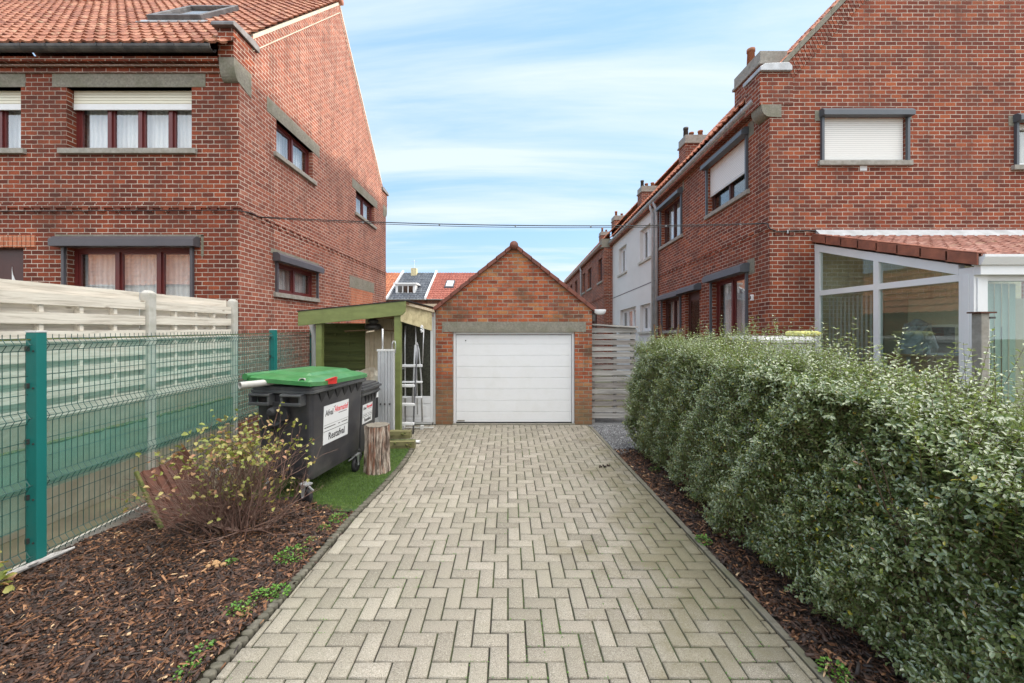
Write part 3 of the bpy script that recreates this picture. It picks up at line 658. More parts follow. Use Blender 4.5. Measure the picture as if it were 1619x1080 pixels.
# concrete coping and soldier bricks up the rake
for s in (1, -1):
    def X(x): return x if s > 0 else 2 * XRG - x
    mb = MB(); n = 13
    for k in range(n):
        a = 5.15 + (XRG - 5.15) * k / n; b = 5.15 + (XRG - 5.15) * (k + 1) / n - .006; dz = rnd.uniform(-.006, .006)
        p = [(X(a), YN - .03, rr(a) - .07 + dz), (X(b), YN - .03, rr(b) - .07 + dz), (X(b), YN + .26, rr(b) - .07 + dz), (X(a), YN + .26, rr(a) - .07 + dz)]
        mb.hexa(p + [(x, y, z + .115) for x, y, z in p])
    mb.build('coping', M['concrete'], HR)
    mb = MB(); a = 5.2; dx = .052
    while a < XRG - .05:
        p = [(X(a), YN - .018, rr(a) - .34), (X(a + dx * .86), YN - .018, rr(a + dx * .86) - .34), (X(a + dx * .86), YN - .001, rr(a + dx * .86) - .34), (X(a), YN - .001, rr(a) - .34)]
        mb.hexa([(x + s * .12, y, z - .0) for x, y, z in p] + [(x, y, z + .255) for x, y, z in p]); a += dx
    mb.build('soldier_course', M['brick_right'], HR)
# kneeler
mb = MB(); mb.box(PX(1201, YN), YN - .012, gz(166), 5.33, YN + .45, 6.715); sh = mb.build('kneeler', M['brick_right'], HR)
mb = MB(); kx = PX(1203, YN); cv = [(kx + (XR - kx) * (1 - math.cos(a)), gz(169) - .19 * math.sin(a)) for a in [math.pi / 2 * k / 7 for k in range(8)]]
mb.prism([(kx - .005, gz(165.5))] + cv + [(gx(1235), gz(186)), (gx(1235), gz(165.5))], 1, YN - .014, YN + .3); mb.build('corbel', M['concrete'], sh, bevel=.004)
mb = MB(); mb.prism([(kx - .05, 6.715), (kx - .05, 6.79), (kx + .05, 6.85), (5.22, 6.87), (5.28, 6.80), (5.28, 6.715)], 1, YN - .07, YN + .5); mb.build('lead_cap', M['zinc'], sh, bevel=.01)
mb = MB(); dentils(mb, LR, XR, XE, gz(372), .27); mb.build('brick_band', M['brick_right'], HR)
mb = MB(shear); dentils(mb, LS, YN - .02, Y1, 3.74, .27); mb.build('brick_band', M['brick_right'], HR)
# gable windows with boxed shutters
window(HR, LR, *wr1, n=2, rec=.08, frame='pvc', shutter=.80, box=(.14, .07, .13), boxmat='box_anthracite', curtain=None, sill=True)
window(HR, LR, *wr2, n=2, rec=.08, frame='pvc', box=(.14, .07, .13), boxmat='box_anthracite', curtain='blind')
for wv in (wr1, wr2):
    mb = MB(); lbox(mb, LR, wv[0] - .15, wv[0] - .001, -.005, -.001, wv[3] - .06, wv[3] + .13); lbox(mb, LR, wv[1] + .001, wv[1] + .12, -.005, -.001, wv[3] - .04, wv[3] + .12); mb.build('lintel', M['concrete'], HR)
mb = MB()
for k in range(3): mb.box(gx(1359), YN - .012, gz(270) + k * .032, gx(1370), YN - .002, gz(270) + k * .032 + .024)
mb.build('air_vent', M['pvc'], HR)
# side windows
window(HR, LS, *cA, n=2, rec=.10, frame='frame_brown', xf=shear, shutter=.68, box=(.15, .08, .16), boxmat='box_anthracite', curtain=None)
window(HR, LS, *cB, n=2, rec=.10, frame='frame_brown', xf=shear, box=(.15, .08, .16), boxmat='box_anthracite', curtain='curtain', weights=[1, 1])
window(HR, LS, *cC, n=2, rec=.10, frame='frame_red', xf=shear, box=(.18, .10, .20), boxmat='box_anthracite', curtain='curtain', sill=False, fw=.06)
window(HR, LS, *cD, n=2, rec=.10, frame='frame_brown', xf=shear, box=(.16, .10, .18), boxmat='box_anthracite', curtain='curtain')
mb = MB(shear); lbox(mb, LS, *cDoor[:2], .10, .15, 0, 3.0); d = mb.build('door', M['frame_brown'], HR)
mb = MB(shear); lbox(mb, LS, cDoor[0] + .15, cDoor[1] - .15, .094, .099, 1.2, 2.8); mb.build('pane', M['glass_dark'], d)
mb = MB(shear); def_ = lambda u, z1: [LS(u, -.003, z1), LS(u, -.2, z1), LS(u, -.2, z1 + .1), LS(u, -.1, z1 + .17), LS(u, -.003, z1 + .17)]
mb.loft([def_(10.2, 3.0), def_(11.28, 3.0)]); mb.build('shutter_box', M['box_anthracite'], HR)
mb = MB(shear)
for a, b, c in ((8.0, 8.24, 3.05), (8.02, 8.22, 5.82), (11.2, 11.3, 5.9)): lbox(mb, LS, a, b, -.006, -.001, c, c + .3)
mb.build('lintel', M['concrete'], HR)
def gutter_r(Ya, Yb, parent, X0=4.76, z=6.33, r=.09):
    mb = MB(shear); mb.prism([(X0 + x, z + zz) for x, zz in gutter_prof(r)], 1, Ya, Yb); y = Ya + .3
    while y < Yb - .05: mb.prism([(X0 + x * 1.08, z + zz * 1.08 + .002) for x, zz in gutter_prof(r)], 1, y, y + .03); y += .62
    mb.build('gutter', M['zinc'], parent)
    mb = MB(shear); mb.box(X0 - .02, Ya + .01, z - .16, XR - .001 if X0 > 4.5 else 4.499, Yb - .01, z - .06); mb.build('cornice', M['brick_right'], parent)
gutter_r(YN + .2, Y1, HR)
def chimney(parent, X0, X1, Ya, Yb, zb, zt, pots=3, block=.28):
    mb = MB(); mb.box(X0, Ya, zb, X1, Yb, zt - block); c = mb.build('chimney', M['brick_right'], parent)
    mb = MB(); e = .04; mb.box(X0 - e, Ya - e, zt - block + .001, X1 + e, Yb + e, zt - block + .06); mb.box(X0 - .01, Ya - .01, zt - block + .061, X1 + .01, Yb + .01, zt); mb.build('chimney_cap', M['sill'], c, bevel=.01)
    for k in range(pots):
        x = X0 + (X1 - X0) * (k + .5) / pots; y = (Ya + Yb) / 2 + (k % 2) * .12; mb = MB(); h = .24 if k else .34
        n = 12; mb.tube([(x, y, zt - .01), (x, y, zt + h * .8), (x, y, zt + h * .81), (x, y, zt + h)], [.08, .068, .08, .08], n); mb.build('chimney_pot', M['terracotta' if k else 'dark_metal'] if pots > 2 and X0 > 5.4 else M['terracotta'], c, smooth=True)
chimney(HR, 4.98, 5.50, 7.95, 8.85, 6.2, 7.40)
chimney(HR, 5.60, 6.30, 12.7, 13.2, 6.7, 8.02)
# downpipes
for yy, nm in ((13.12, HR), (13.5, None)):
    if nm is None: continue
    mb = MB(shear); mb.tube([(4.76, yy, 6.26), (4.76, yy, 6.15), (4.84, yy, 5.98), (4.84, yy, 0)], .05, 10); mb.build('downpipe', M['zinc'], nm, smooth=True)
mb = MB(); x_ = PX(1193, 8.0); lbox(mb, LS, 8.02, 8.08, -.05, -.001, 2.48, 2.60); o = mb.build('doorbell_box', M['pvc'], HR, bevel=.01)
mb = MB(); lbox(mb, LS, 8.035, 8.065, -.053, -.0505, 2.51, 2.57); mb.build('button', M['ink'], o)

# white rendered terrace house
HW = thing('white_house', (XR, Y1, 0), 'white rendered terrace house between two brick houses in the right hand row', 'house')
e1 = (13.85, 14.95, 4.62, 5.78); e2 = (16.65, 17.8, 4.62, 5.75); e3 = (13.85, 14.95, 2.05, 3.02); e4 = (15.45, 17.6, 2.15, 3.05)
mb = MB(shear); wall(mb, LS, Y1 + .002, Y2, -.1, 6.38, [e1, e2, e3, e4], .14); mb.build('front_wall', M['render'], HW)
for e, n in ((e1, 2), (e2, 2), (e3, 2), (e4, 3)): window(HW, LS, *e, n=n, rec=.12, frame='pvc', xf=shear, curtain='curtain', sillmat='concrete_light', fw=.07, sash=.05)
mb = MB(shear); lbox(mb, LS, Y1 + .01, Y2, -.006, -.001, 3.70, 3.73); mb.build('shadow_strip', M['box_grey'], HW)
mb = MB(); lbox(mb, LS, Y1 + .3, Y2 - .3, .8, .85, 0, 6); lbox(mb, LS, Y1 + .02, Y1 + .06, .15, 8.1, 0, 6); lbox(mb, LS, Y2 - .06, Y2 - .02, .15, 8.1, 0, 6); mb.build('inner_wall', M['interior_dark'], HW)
mb = MB(shear); tile_roof(mb, (4.80, Y2, rr(4.80)), (0, -1, 0), (1, 0, 1.06), Y2 - Y1 - .01, s1, .2, .3, sub=5); mb.build('roof', M['tile_right'], HW)
mb = MB(shear); mb.quad((XRG, Y1, rr(XRG)), (XRG, Y2, rr(XRG)), (XE + .2, Y2, rr(4.7)), (XE + .2, Y1, rr(4.7))); mb.build('rear_roof', M['tile_right'], HW)
gutter_r(Y1 + .01, Y2, HW)
mb = MB(shear); mb.tube([(4.76, 13.42, 6.26), (4.76, 13.42, 6.12), (4.84, 13.45, 5.95), (4.84, 13.45, 0)], .05, 10); mb.build('downpipe', M['zinc'], HW, smooth=True)
chimney(HW, 6.05, 6.75, 18.2, 18.8, 7.2, 8.35)
# last house of the row, standing forward
HT = thing('brick_house', (4.5, Y2, 0), 'distant red brick house at the far end of the right hand row', 'house')
XT = 4.50; LT = lmap('-x', XT); Y3 = 31.5
ups = [(19.25, 20.05), (21.7, 22.7), (23.5, 24.2), (26.1, 27.1), (28.2, 29.0)]
hs = [(a, b, 4.6, 5.72) for a, b in ups] + [(20.4, 22.0, 2.2, 3.3), (25, 26.5, 2.2, 3.3)]
mb = MB(shear); wall(mb, LT, Y2, Y3, -.1, 6.34, hs, .12); mb.box(XT + .001, Y2, -.1, XR + .5, Y2 + .02, 6.5); mb.build('front_wall', M['brick_right'], HT)
for h_ in hs: window(HT, LT, *h_, n=2, rec=.10, frame='frame_brown', xf=shear, curtain=None, sillmat='sill')
mb = MB(); lbox(mb, LT, Y2 + .3, Y3 - .3, .8, .85, 0, 5.8); mb.build('inner_wall', M['interior_dark'], HT)
mb = MB(shear); dentils(mb, LT, Y2, Y3, 3.74, .3); lbox(mb, lmap('-y', Y2), XT, XR, -.02, -.001, 3.8, 3.88); mb.build('brick_band', M['brick_right'], HT)
mb = MB(shear); mb.box(XT - .12, Y2 - .02, 6.1, XT + .28, Y2 + .3, 6.5); mb.build('kneeler', M['concrete'], HT)
mb = MB(shear); tile_roof(mb, (4.42, Y3, 6.42), (0, -1, 0), (1, 0, 1.06), Y3 - Y2, 6.6, .2, .3, sub=5); mb.build('roof', M['tile_right'], HT)
mb = MB(shear); mb.quad((4.42 + 4.52, Y2, 6.42 + 4.8), (4.42 + 4.52, Y3, 6.42 + 4.8), (13.6, Y3, 6.4), (13.6, Y2, 6.4)); mb.quad((XT, Y3, 0), (13.6, Y3, 0), (13.6, Y3, 6.4), (XT, Y3, 6.4)); mb.build('rear_roof', M['tile_right'], HT)
gutter_r(Y2, Y3, HT, 4.38, 6.3, .08)
mb = MB(shear); mb.tube([(4.38, 24.4, 6.26), (4.42, 24.4, 5.95), (4.44, 24.4, 0)], .05, 8); mb.build('downpipe', M['zinc'], HT, smooth=True)
chimney(HT, 6.35, 7.1, 24.0, 24.7, 7.5, 8.62, 2); chimney(HT, 6.85, 7.5, 29.6, 30.3, 7.5, 9.0, 2)

# ================================================================== far houses behind the garage
def farhouse(x0, x1, mat, label, extra=None):
    h = thing('terrace_house', (PX((x0 + x1) / 2, 33), 33, 0), label, 'house')
    X0, X1 = PX(x0, 33), PX(x1, 33); mb = MB()
    mb.quad((X0, 33.15, 0), (X1, 33.15, 0), (X1, 33.15, 4.2), (X0, 33.15, 4.2))
    for s in (X0, X1): mb.poly([(s, 33.15, 0), (s, 42.8, 0), (s, 42.8, 4.2), (s, 38, 6.9), (s, 33.15, 4.2)])
    mb.build('wall', M['brick_front'], h)
    mb = MB(); tile_roof(mb, (X0, 32.9, 4.24), (1, 0, 0), (0, 1, .56), X1 - X0 - .02, 5.1 * math.hypot(1, .56), .26, .38, .03, .04, sub=4); rf = mb.build('roof', M[mat], h)
    mb = MB(); mb.quad((X0, 38, 7.1), (X1, 38, 7.1), (X1, 43, 4.2), (X0, 43, 4.2)); mb.build('rear_roof', M[mat], h)
    mb = MB(); mb.prism([(y + 32.85, z + 4.26) for y, z in gutter_prof(.08, 5)], 0, X0, X1); mb.build('gutter', M['zinc'], h)
    return h, X0, X1
h1, a, b = farhouse(560, 611.5, 'tile_orange', 'distant terrace house with weathered orange tiles, beside the left brick gable')
h2, a, b = farhouse(612, 673, 'tile_slate', 'distant terrace house with dark grey roof, white dormer and small chimney')
def fr(y): return 4.24 + .56 * (y - 32.9)
mb = MB(); dx0, dx1 = PX(626, 34), PX(657, 34); zb, zt = PZ(466, 34), PZ(450, 34)
mb.box(dx0, 33.9, zb, dx1, 37.2, zt); mb.box(dx0 - .15, 33.75, zt, dx1 + .15, 37.6, zt + .14); dm = mb.build('dormer', M['pvc'], h2)
mb = MB()
for k in range(3):
    ww = (dx1 - dx0 - .3) / 3; mb.box(dx0 + .15 + k * ww + .05, 33.88, zb + .17, dx0 + .15 + (k + 1) * ww - .05, 33.895, zt - .12)
mb.build('panes', M['glass_dark'], dm)
for x in (PX(612.5, 33), PX(673, 33)):
    mb = MB(); mb.hexa([(x - .07, 32.8, 4.2), (x + .07, 32.8, 4.2), (x + .07, 38, 7.13), (x - .07, 38, 7.13), (x - .07, 32.8, 4.42), (x + .07, 32.8, 4.42), (x + .07, 38, 7.35), (x - .07, 38, 7.35)]); mb.build('verge_board', M['pvc'], h2)
mb = MB(); cx = PX(655, 37.6); mb.box(cx - .25, 37.3, 6.5, cx + .25, 37.9, 7.45); c = mb.build('chimney', M['cream_board'], h2)
mb = MB(); mb.tube([(cx, 37.6, 7.4), (cx, 37.6, 8.3)], .015, 5); mb.tube([(cx - .3, 37.6, 8.1), (cx + .3, 37.6, 8.1)], .012, 5); mb.build('aerial', M['zinc'], c)
h3, a, b = farhouse(674, 790, 'tile_red', 'distant terrace house with clean red tiles and a roof window, left of the garage gable')
mb = MB(); x0, x1 = PX(704, 35.3), PX(718, 35.3)
def fp(x, y, h): return (x, y, fr(y) + h)
mb.hexa([fp(x0, 34.8, .0), fp(x1, 34.8, .0), fp(x1, 36.1, .0), fp(x0, 36.1, .0), fp(x0, 34.8, .16), fp(x1, 34.8, .16), fp(x1, 36.1, .16), fp(x0, 36.1, .16)]); s_ = mb.build('skylight', M['box_grey'], h3)
mb = MB(); mb.hexa([fp(x0 + .1, 34.95, .165), fp(x1 - .1, 34.95, .165), fp(x1 - .1, 35.95, .165), fp(x0 + .1, 35.95, .165), fp(x0 + .1, 34.95, .175), fp(x1 - .1, 34.95, .175), fp(x1 - .1, 35.95, .175), fp(x0 + .1, 35.95, .175)]); mb.build('pane', M['sticker'], s_)

# ================================================================== GARAGE
YG = 8.06
def qx(x): return PX(x, YG)
def qz(y): return PZ(y, YG)
GA = thing('garage', (.11, YG, 0), 'small gabled orange brick garage with white sectional door at the end of the drive', 'garage')
LA = lmap('-y', YG); gX0, gX1 = qx(689), qx(936); gh = (qx(716), qx(909), -.05, qz(524.5)); ap = (qx(812.5), qz(391))
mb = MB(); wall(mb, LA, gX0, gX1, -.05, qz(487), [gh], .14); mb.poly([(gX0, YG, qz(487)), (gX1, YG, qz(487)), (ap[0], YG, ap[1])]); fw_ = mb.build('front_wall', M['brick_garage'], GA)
mb = MB(); mb.quad((gX0, YG, -.05), (gX0, YG + 6, -.05), (gX0, YG + 6, qz(487)), (gX0, YG, qz(487))); mb.quad((gX1, YG, -.05), (gX1, YG + 6, -.05), (gX1, YG + 6, qz(487)), (gX1, YG, qz(487))); mb.box(gX0, YG + 6, 0, gX1, YG + 6.1, qz(487)); mb.poly([(gX0, YG + 6, qz(487)), (gX1, YG + 6, qz(487)), (ap[0], YG + 6, ap[1])])
mb.build('side_wall', M['brick_garage'], GA)
for s in (-1, 1):
    xe = gX0 - .06 if s < 0 else gX1 + .06; ze = qz(487) - .05; L_ = math.hypot(ap[0] - xe, ap[1] + .04 - ze)
    mb = MB(); o_ = (xe, YG + .1 if s > 0 else YG + 6.1, ze); tile_roof(mb, o_, (0, 1 if s > 0 else -1, 0), (ap[0] - xe, 0, ap[1] + .04 - ze), 6, L_, .2, .28, sub=5); mb.build('roof', M['tile_orange'], GA)
    mb = MB(); n = 9                     # verge tiles with slight steps
    for k in range(n):
        t0, t1 = k / n, (k + 1) / n + .012; 
        def P(t, y, h): return (xe + (ap[0] - xe) * t, y, ze + (ap[1] + .04 - ze) * t + h)
        q_ = [P(t0, YG - .055, -.035), P(t1, YG - .055, -.045), P(t1, YG + .12, -.045), P(t0, YG + .12, -.035)]
        mb.hexa(q_ + [P(t0, YG - .055, .052), P(t1, YG - .055, .038), P(t1, YG + .12, .038), P(t0, YG + .12, .052)])
    mb.build('verge_tiles', M['verge'], GA, bevel=.004)
mb = MB(); mb.tube([(ap[0], YG - .07, ap[1] + .03), (ap[0], YG + 6, ap[1] + .03)], .085, 12); mb.build('ridge_tiles', M['verge'], GA, smooth=True)
mb = MB(); mb.box(qx(699), YG - .007, qz(525), qx(926.5), YG + .139, qz(509)); mb.build('lintel', M['concrete'], GA, bevel=.004)
mb = MB(); a, b, t = gh[0], gh[1], qz(524.8) - .002
mb.box(a + .001, YG + .06, -.01, a + .05, YG + .13, t); mb.box(b - .05, YG + .06, -.01, b - .001, YG + .13, t); mb.box(a + .051, YG + .06, t - .05, b - .051, YG + .13, t); mb.build('door_frame', M['pvc'], GA, bevel=.004)
da, db, dt = a + .058, b - .058, t - .062; mb = MB(); n = 8; ph = [0.86] + [1.06] * 6 + [1.0]; ph = ph[::-1]; tot = sum(ph); z = .03
for k in range(n):
    hh = (dt - .03) * ph[k] / tot; mb.box(da, YG + .08, z + .004, db, YG + .115, z + hh - .004); z += hh
mb.box(da + .002, YG + .088, .03, db - .002, YG + .112, dt - .003)
gd = mb.build('garage_door', M['pvc'], GA, bevel=.003)
mb = MB(); mb.tube([(da + .19, YG + .079, dt - .11), (da + .19, YG + .068, dt - .11)], .012, 10); mb.build('lock', M['ink'], gd)
mb = MB(); mb.box(da + .02, YG + .076, .045, da + .17, YG + .0795, .075); mb.build('badge', M['sill'], gd)
mb = MB(); mb.box(da, YG + .09, .0, db, YG + .11, .028); mb.build('door_seal', M['rubber'], gd)
mb = MB(); mb.box(gh[0], YG - .03, -.02, gh[1], YG + .05, .018); mb.build('threshold', M['concrete'], GA, bevel=.004)
OL = thing('outdoor_lamp', (qx(947), YG - .02, qz(497)), 'round white lamp head under the right eave of the garage', 'lamp')
lx, lz = qx(948), qz(492); mb = MB()
for k in range(6): pass
mb.loft([[(lx + r_ * math.cos(a), YG - .03 + r_ * .5 * math.sin(a), lz + dz) for a in [2 * math.pi * j / 16 for j in range(16)]] for r_, dz in ((.125, .03), (.125, .02), (.11, -.03), (.08, -.06), (.03, -.07))]); mb.build("shade", M["lamp_white"], OL, smooth=True)
mb = MB(); mb.tube([(gX1 + .01, YG + .02, lz - .02), (lx, YG - .02, lz + .0)], .02, 8); mb.box(gX1 + .01, YG - .0, lz - .2, gX1 + .07, YG + .05, lz - .06); mb.build('bracket', M['dark_metal'], OL)

# grey slatted gate right of the garage
SG = thing('slat_fence', (qx(970), YG + .12, 0), 'weathered grey horizontal plank fence between the garage and the hedge', 'fence')
x0, x1 = gX1 + .02, qx(1008); zt, zb = 1.96, .10; n = 15
for k in range(n):
    za = zb + (zt - zb) * k / n; zc = zb + (zt - zb) * (k + 1) / n - rnd.uniform(.024, .038)
    t_ = rnd.uniform(-.008, .008); yy = YG + .12 + rnd.uniform(-.01, .01); mb = MB()
    mb.hexa([(x0, yy, za), (x1, yy, za + t_), (x1, yy + .022, za + t_), (x0, yy + .022, za), (x0, yy, zc), (x1, yy, zc + t_), (x1, yy + .022, zc + t_), (x0, yy + .022, zc)]); mb.build('plank', M['wood_grey_dark' if k in (2, 3, 5, 8, 9, 12) else 'wood_grey'], SG, bevel=.002)
mb = MB(); mb.box(x0, YG + .155, .0, x0 + .07, YG + .22, 1.95); mb.box(x1 - .08, YG + .155, 0, x1 - .01, YG + .22, 1.95); mb.box((x0 + x1) / 2, YG + .155, .08, (x0 + x1) / 2 + .07, YG + .2, 1.95); mb.build('batten', M['wood_grey'], SG)
mb = MB(); mb.hexa([(x0 - .02, YG + .05, 1.99), (x1 + .03, YG + .05, 1.93), (x1 + .03, YG + .9, 1.93), (x0 - .02, YG + .9, 1.99), (x0 - .02, YG + .05, 2.02), (x1 + .03, YG + .05, 1.96), (x1 + .03, YG + .9, 1.96), (x0 - .02, YG + .9, 2.02)]); mb.build('top_board', M['wood_grey'], SG)

# ================================================================== across the street, seen in the window panes
HO = thing('street_house', (-16, -15, 0), 'pale house with orange roof across the street, mirrored in the left window', 'house')
mb = MB(); mb.box(-34, -22, 0, 8, -15, 5.0); mb.build('wall', M['render'], HO)
mb = MB(); tile_roof(mb, (-34, -14.7, 5.0), (1, 0, 0), (0, -1, 1.0), 42, 5.2, .4, .5, sub=4); mb.poly([(-34, -18.4, 8.7), (8, -18.4, 8.7), (8, -22.2, 4.9), (-34, -22.2, 4.9)]); mb.build('roof', M['tile_orange'], HO)
for k in range(9):
    x = -32 + k * 4.4; mb = MB(); mb.box(x, -15.0, 1.2, x + 1.6, -14.97, 2.6); mb.build('window', M['glass_dark'], HO)

# ================================================================== CONSERVATORY
XC = 5.74; YC = 4.96; XC2 = 9.6
CO = thing('conservatory', (XC, YC, 0), 'white framed lean-to conservatory with glazed side and tiled roof against the right brick gable', 'conservatory')
def cz(y): return 2.70 + .316 * (y - 5.0)
def sb(mb, ya, yb, za, zb, d0=0, d1=.07):   # side member with given heights at both ends
    mb.hexa([(XC + d0, ya, za[0]), (XC + d1, ya, za[0]), (XC + d1, yb, za[1]), (XC + d0, yb, za[1]), (XC + d0, ya, zb[0]), (XC + d1, ya, zb[0]), (XC + d1, yb, zb[1]), (XC + d0, yb, zb[1])])
mb = MB()
sb(mb, YC + .17, YN - .002, (cz(YC + .17) - .13, cz(YN) - .13), (cz(YC + .17), cz(YN)), -.004, .074)
sb(mb, 7.43, YN - .003, (.001, .001), (cz(7.43) - .131, cz(YN) - .131)); sb(mb, 6.24, 6.33, (.9, .9), (cz(6.24) - .131, cz(6.33) - .131))
sb(mb, YC + .171, 6.239, (2.53, 2.53), (2.62, 2.62)); sb(mb, 6.331, 7.429, (2.53, 2.53), (2.62, 2.62))
sb(mb, YC + .171, 6.239, (.84, .84), (.93, .93)); sb(mb, 6.331, 7.429, (.84, .84), (.93, .93))
mb.build('side_frame', M['pvc'], CO)
mb = MB(); sb(mb, YC + .171, 7.429, (.0, .0), (.838, .838), .02, .06)
for k in range(6): sb(mb, YC + .171, 7.429, (.10 + k * .13, .10 + k * .13), (.19 + k * .13, .19 + k * .13), .012, .02)
mb.build('base_panel', M['pvc'], CO)
mb = MB(); mb.box(XC - .003, YC, 0, XC + .17, YC + .169, cz(YC)); mb.box(XC + .03, YC - .012, 0, XC + .08, YC - .001, 2.55); mb.box(XC - .010, YC + .05, 0, XC - .004, YC + .12, 2.6); mb.build('corner_post', M['pvc'], CO, bevel=.004)
mb = MB(); mb.box(XC + .171, YC + .03, 2.52, XC2, YC + .12, 2.66); mb.box(XC + .171, YC + .03, .0, XC2, YC + .1, .55)
for x in (7.6, 9.5): mb.box(x, YC + .02, .551, x + .09, YC + .11, 2.519)
mb.build('front_frame', M['pvc'], CO)
mb = MB()
mb.prism([(YC - .10, 2.70), (YC - .14, 2.79), (YC - .14, 2.82), (YC - .12, 2.82), (YC - .11, 2.80), (YC + .0, 2.80), (YC + .0, 2.70)], 0, XC - .03, XC2); mb.box(XC - .001, YC - .07, 2.585, XC2, YC + .0, 2.699)
mb.build('gutter', M['pvc'], CO)
mb = MB(); mb.box(XC + .03, YC + .1705, .93, XC + .034, 7.43, 2.53); mb.poly([(XC + .032, YC + .4, 2.62), (XC + .032, 7.43, 2.62), (XC + .032, 7.43, cz(7.43) - .12), (XC + .032, YC + .4, cz(YC + .4) - .12)]); mb.build('side_glass', M['glass_con'], CO)
mb = MB(); mb.box(XC + .17, YC + .06, .55, XC2, YC + .064, 2.52); mb.build('front_glass', M['glass_con'], CO)
mb = MB(); tile_roof(mb, (XC - .0, YC - .07, 2.80), (1, 0, 0), (0, 1, .32), XC2 - XC, 2.66 * math.hypot(1, .32), .2, .21, .018, .02, sub=5); mb.build('roof', M['tile_pink'], CO)
mb = MB(); n = 8
for k in range(n):
    ya = YC - .08 + (YN - YC + .07) * k / n; yb = YC - .08 + (YN - YC + .07) * (k + 1) / n + .03; z_ = lambda y: 2.80 + .32 * (y - YC + .07)
    a, b = z_(ya), z_(yb) - .012; X0, X1 = XC - .055, XC + .06
    mb.hexa([(X0, ya, a - .10), (X0 + .02, ya, a - .10), (X0 + .02, yb, b - .10), (X0, yb, b - .10), (X0, ya, a + .04), (X0 + .02, ya, a + .04), (X0 + .02, yb, b + .04), (X0, yb, b + .04)])
    mb.hexa([(X0, ya, a + .041), (X1, ya, a + .041), (X1, yb, b + .041), (X0, yb, b + .041), (X0, ya, a + .06), (X1, ya, a + .06), (X1, yb, b + .06), (X0, yb, b + .06)])
mb.build('verge_tiles', plain('verge_tile', (.38, .13, .075), .75, var=.15, scale=6, bmp=.25, dirt=(.15, .06, .045), dirtamt=.6, dscale=5), CO, bevel=.006)
mb = MB(); mb.hexa([(XC, YN - .16, cz(YN) + .10), (XC2, YN - .16, cz(YN) + .10), (XC2, YN - .03, cz(YN) + .14), (XC, YN - .03, cz(YN) + .14), (XC, YN - .16, cz(YN) + .125), (XC2, YN - .16, cz(YN) + .125), (XC2, YN - .03, cz(YN) + .26), (XC, YN - .03, cz(YN) + .26)]); mb.build('flashing', M['zinc'], CO)
mb = MB(); mb.quad((XC + .08, YN - .006, 0), (XC2, YN - .006, 0), (XC2, YN - .006, 3.4), (XC + .08, YN - .006, 3.4)); mb.build('inner_wall', M['brick_pale'], CO)
mb = MB(); mb.box(XC + .08, YC + .12, -.01, XC2, YN - .01, .02); mb.build('floor', M['interior'], CO)
mb = MB(); mb.quad((XC + .08, YC + .1, cz(YC) + .02), (XC2, YC + .1, cz(YC) + .02), (XC2, YN, cz(YN) - .02), (XC + .08, YN, cz(YN) - .02)); mb.build('ceiling', M['interior'], CO)
mb = MB()
for k in range(12):
    y = 6.42 + k * .084; mb.hexa([(XC + .14, y, .1), (XC + .142, y, .1), (XC + .172, y + .075, .1), (XC + .17, y + .075, .1), (XC + .14, y, 2.48), (XC + .142, y, 2.48), (XC + .172, y + .075, 2.48), (XC + .17, y + .075, 2.48)])
mb.build('side_blinds', M['interior'], CO)
mb = MB()
for k in range(34):
    x = XC + .2 + k * .092
    if x > XC2 - .12 or k in (6,): continue
    mb.hexa([(x, YC + .18, .1), (x + .1, YC + .20, .1), (x + .1, YC + .202, .1), (x, YC + .182, .1), (x, YC + .18, 2.5), (x + .1, YC + .20, 2.5), (x + .1, YC + .202, 2.5), (x, YC + .182, 2.5)])
mb.build('front_blinds', M['fabric_blind'], CO)
# things standing inside
T = thing('cabinet', (8.2, 7.2, 0), 'cream kitchen cabinet with two dark glass doors inside the conservatory', 'cabinet')
mb = MB(); mb.box(7.0, 7.05, 0.02, 9.4, 7.5, 2.45); mb.build('carcass', plain('cabinet', (.55, .52, .40), .5, var=.03), T, bevel=.01)
mb = MB()
for x in (7.15, 8.0): mb.box(x, 7.03, 1.15, x + .65, 7.048, 1.95)
mb.build('door', M['screen_dark'], T)
T = thing('cardboard_box', (6.4, 6.0, 0), 'large brown cardboard box behind the conservatory glass', 'box')
mb = MB(); mb.box(5.97, 5.65, .02, 6.95, 6.35, 1.51); mb.box(5.95, 5.63, 1.51, 6.97, 6.37, 1.54); bx_ = mb.build('carton', M['cardboard'], T, bevel=.008)
mb = MB(); mb.box(5.964, 5.97, .05, 5.969, 6.03, 1.50); mb.box(6.4, 5.643, .05, 6.46, 5.649, 1.50); mb.build('tape', M['sill'], T)
T = thing('wrapped_parcel', (6.2, 6.1, 1.55), 'crumpled pile wrapped in clear and white plastic behind the conservatory glass', 'parcel')
rings = []
for k in range(9):
    z = 1.55 + k * .055; r_ = .24 - .010 * k; rings.append([(6.22 + (r_ + rnd.uniform(-.035, .035)) * math.cos(a), 6.12 + .8 * (r_ + rnd.uniform(-.035, .035)) * math.sin(a), z + rnd.uniform(-.015, .015)) for a in [2 * math.pi * j / 26 for j in range(26)]])
mb = MB(); mb.loft(rings); mb.build('wrapping', M['plastic_wrap'], T)
mb = MB(); mb.loft([[(6.22 + r_ * math.cos(a), 6.12 + r_ * math.sin(a), z) for a in [2 * math.pi * j / 9 for j in range(9)]] for r_, z in ((.16, 1.98), (.08, 2.03), (.03, 2.07))]); mb.build('knot', M['plastic_wrap'], T)
T = thing('tray', (6.4, 5.78, 1.55), 'small blue and white tray on the cardboard box in the conservatory', 'tray')
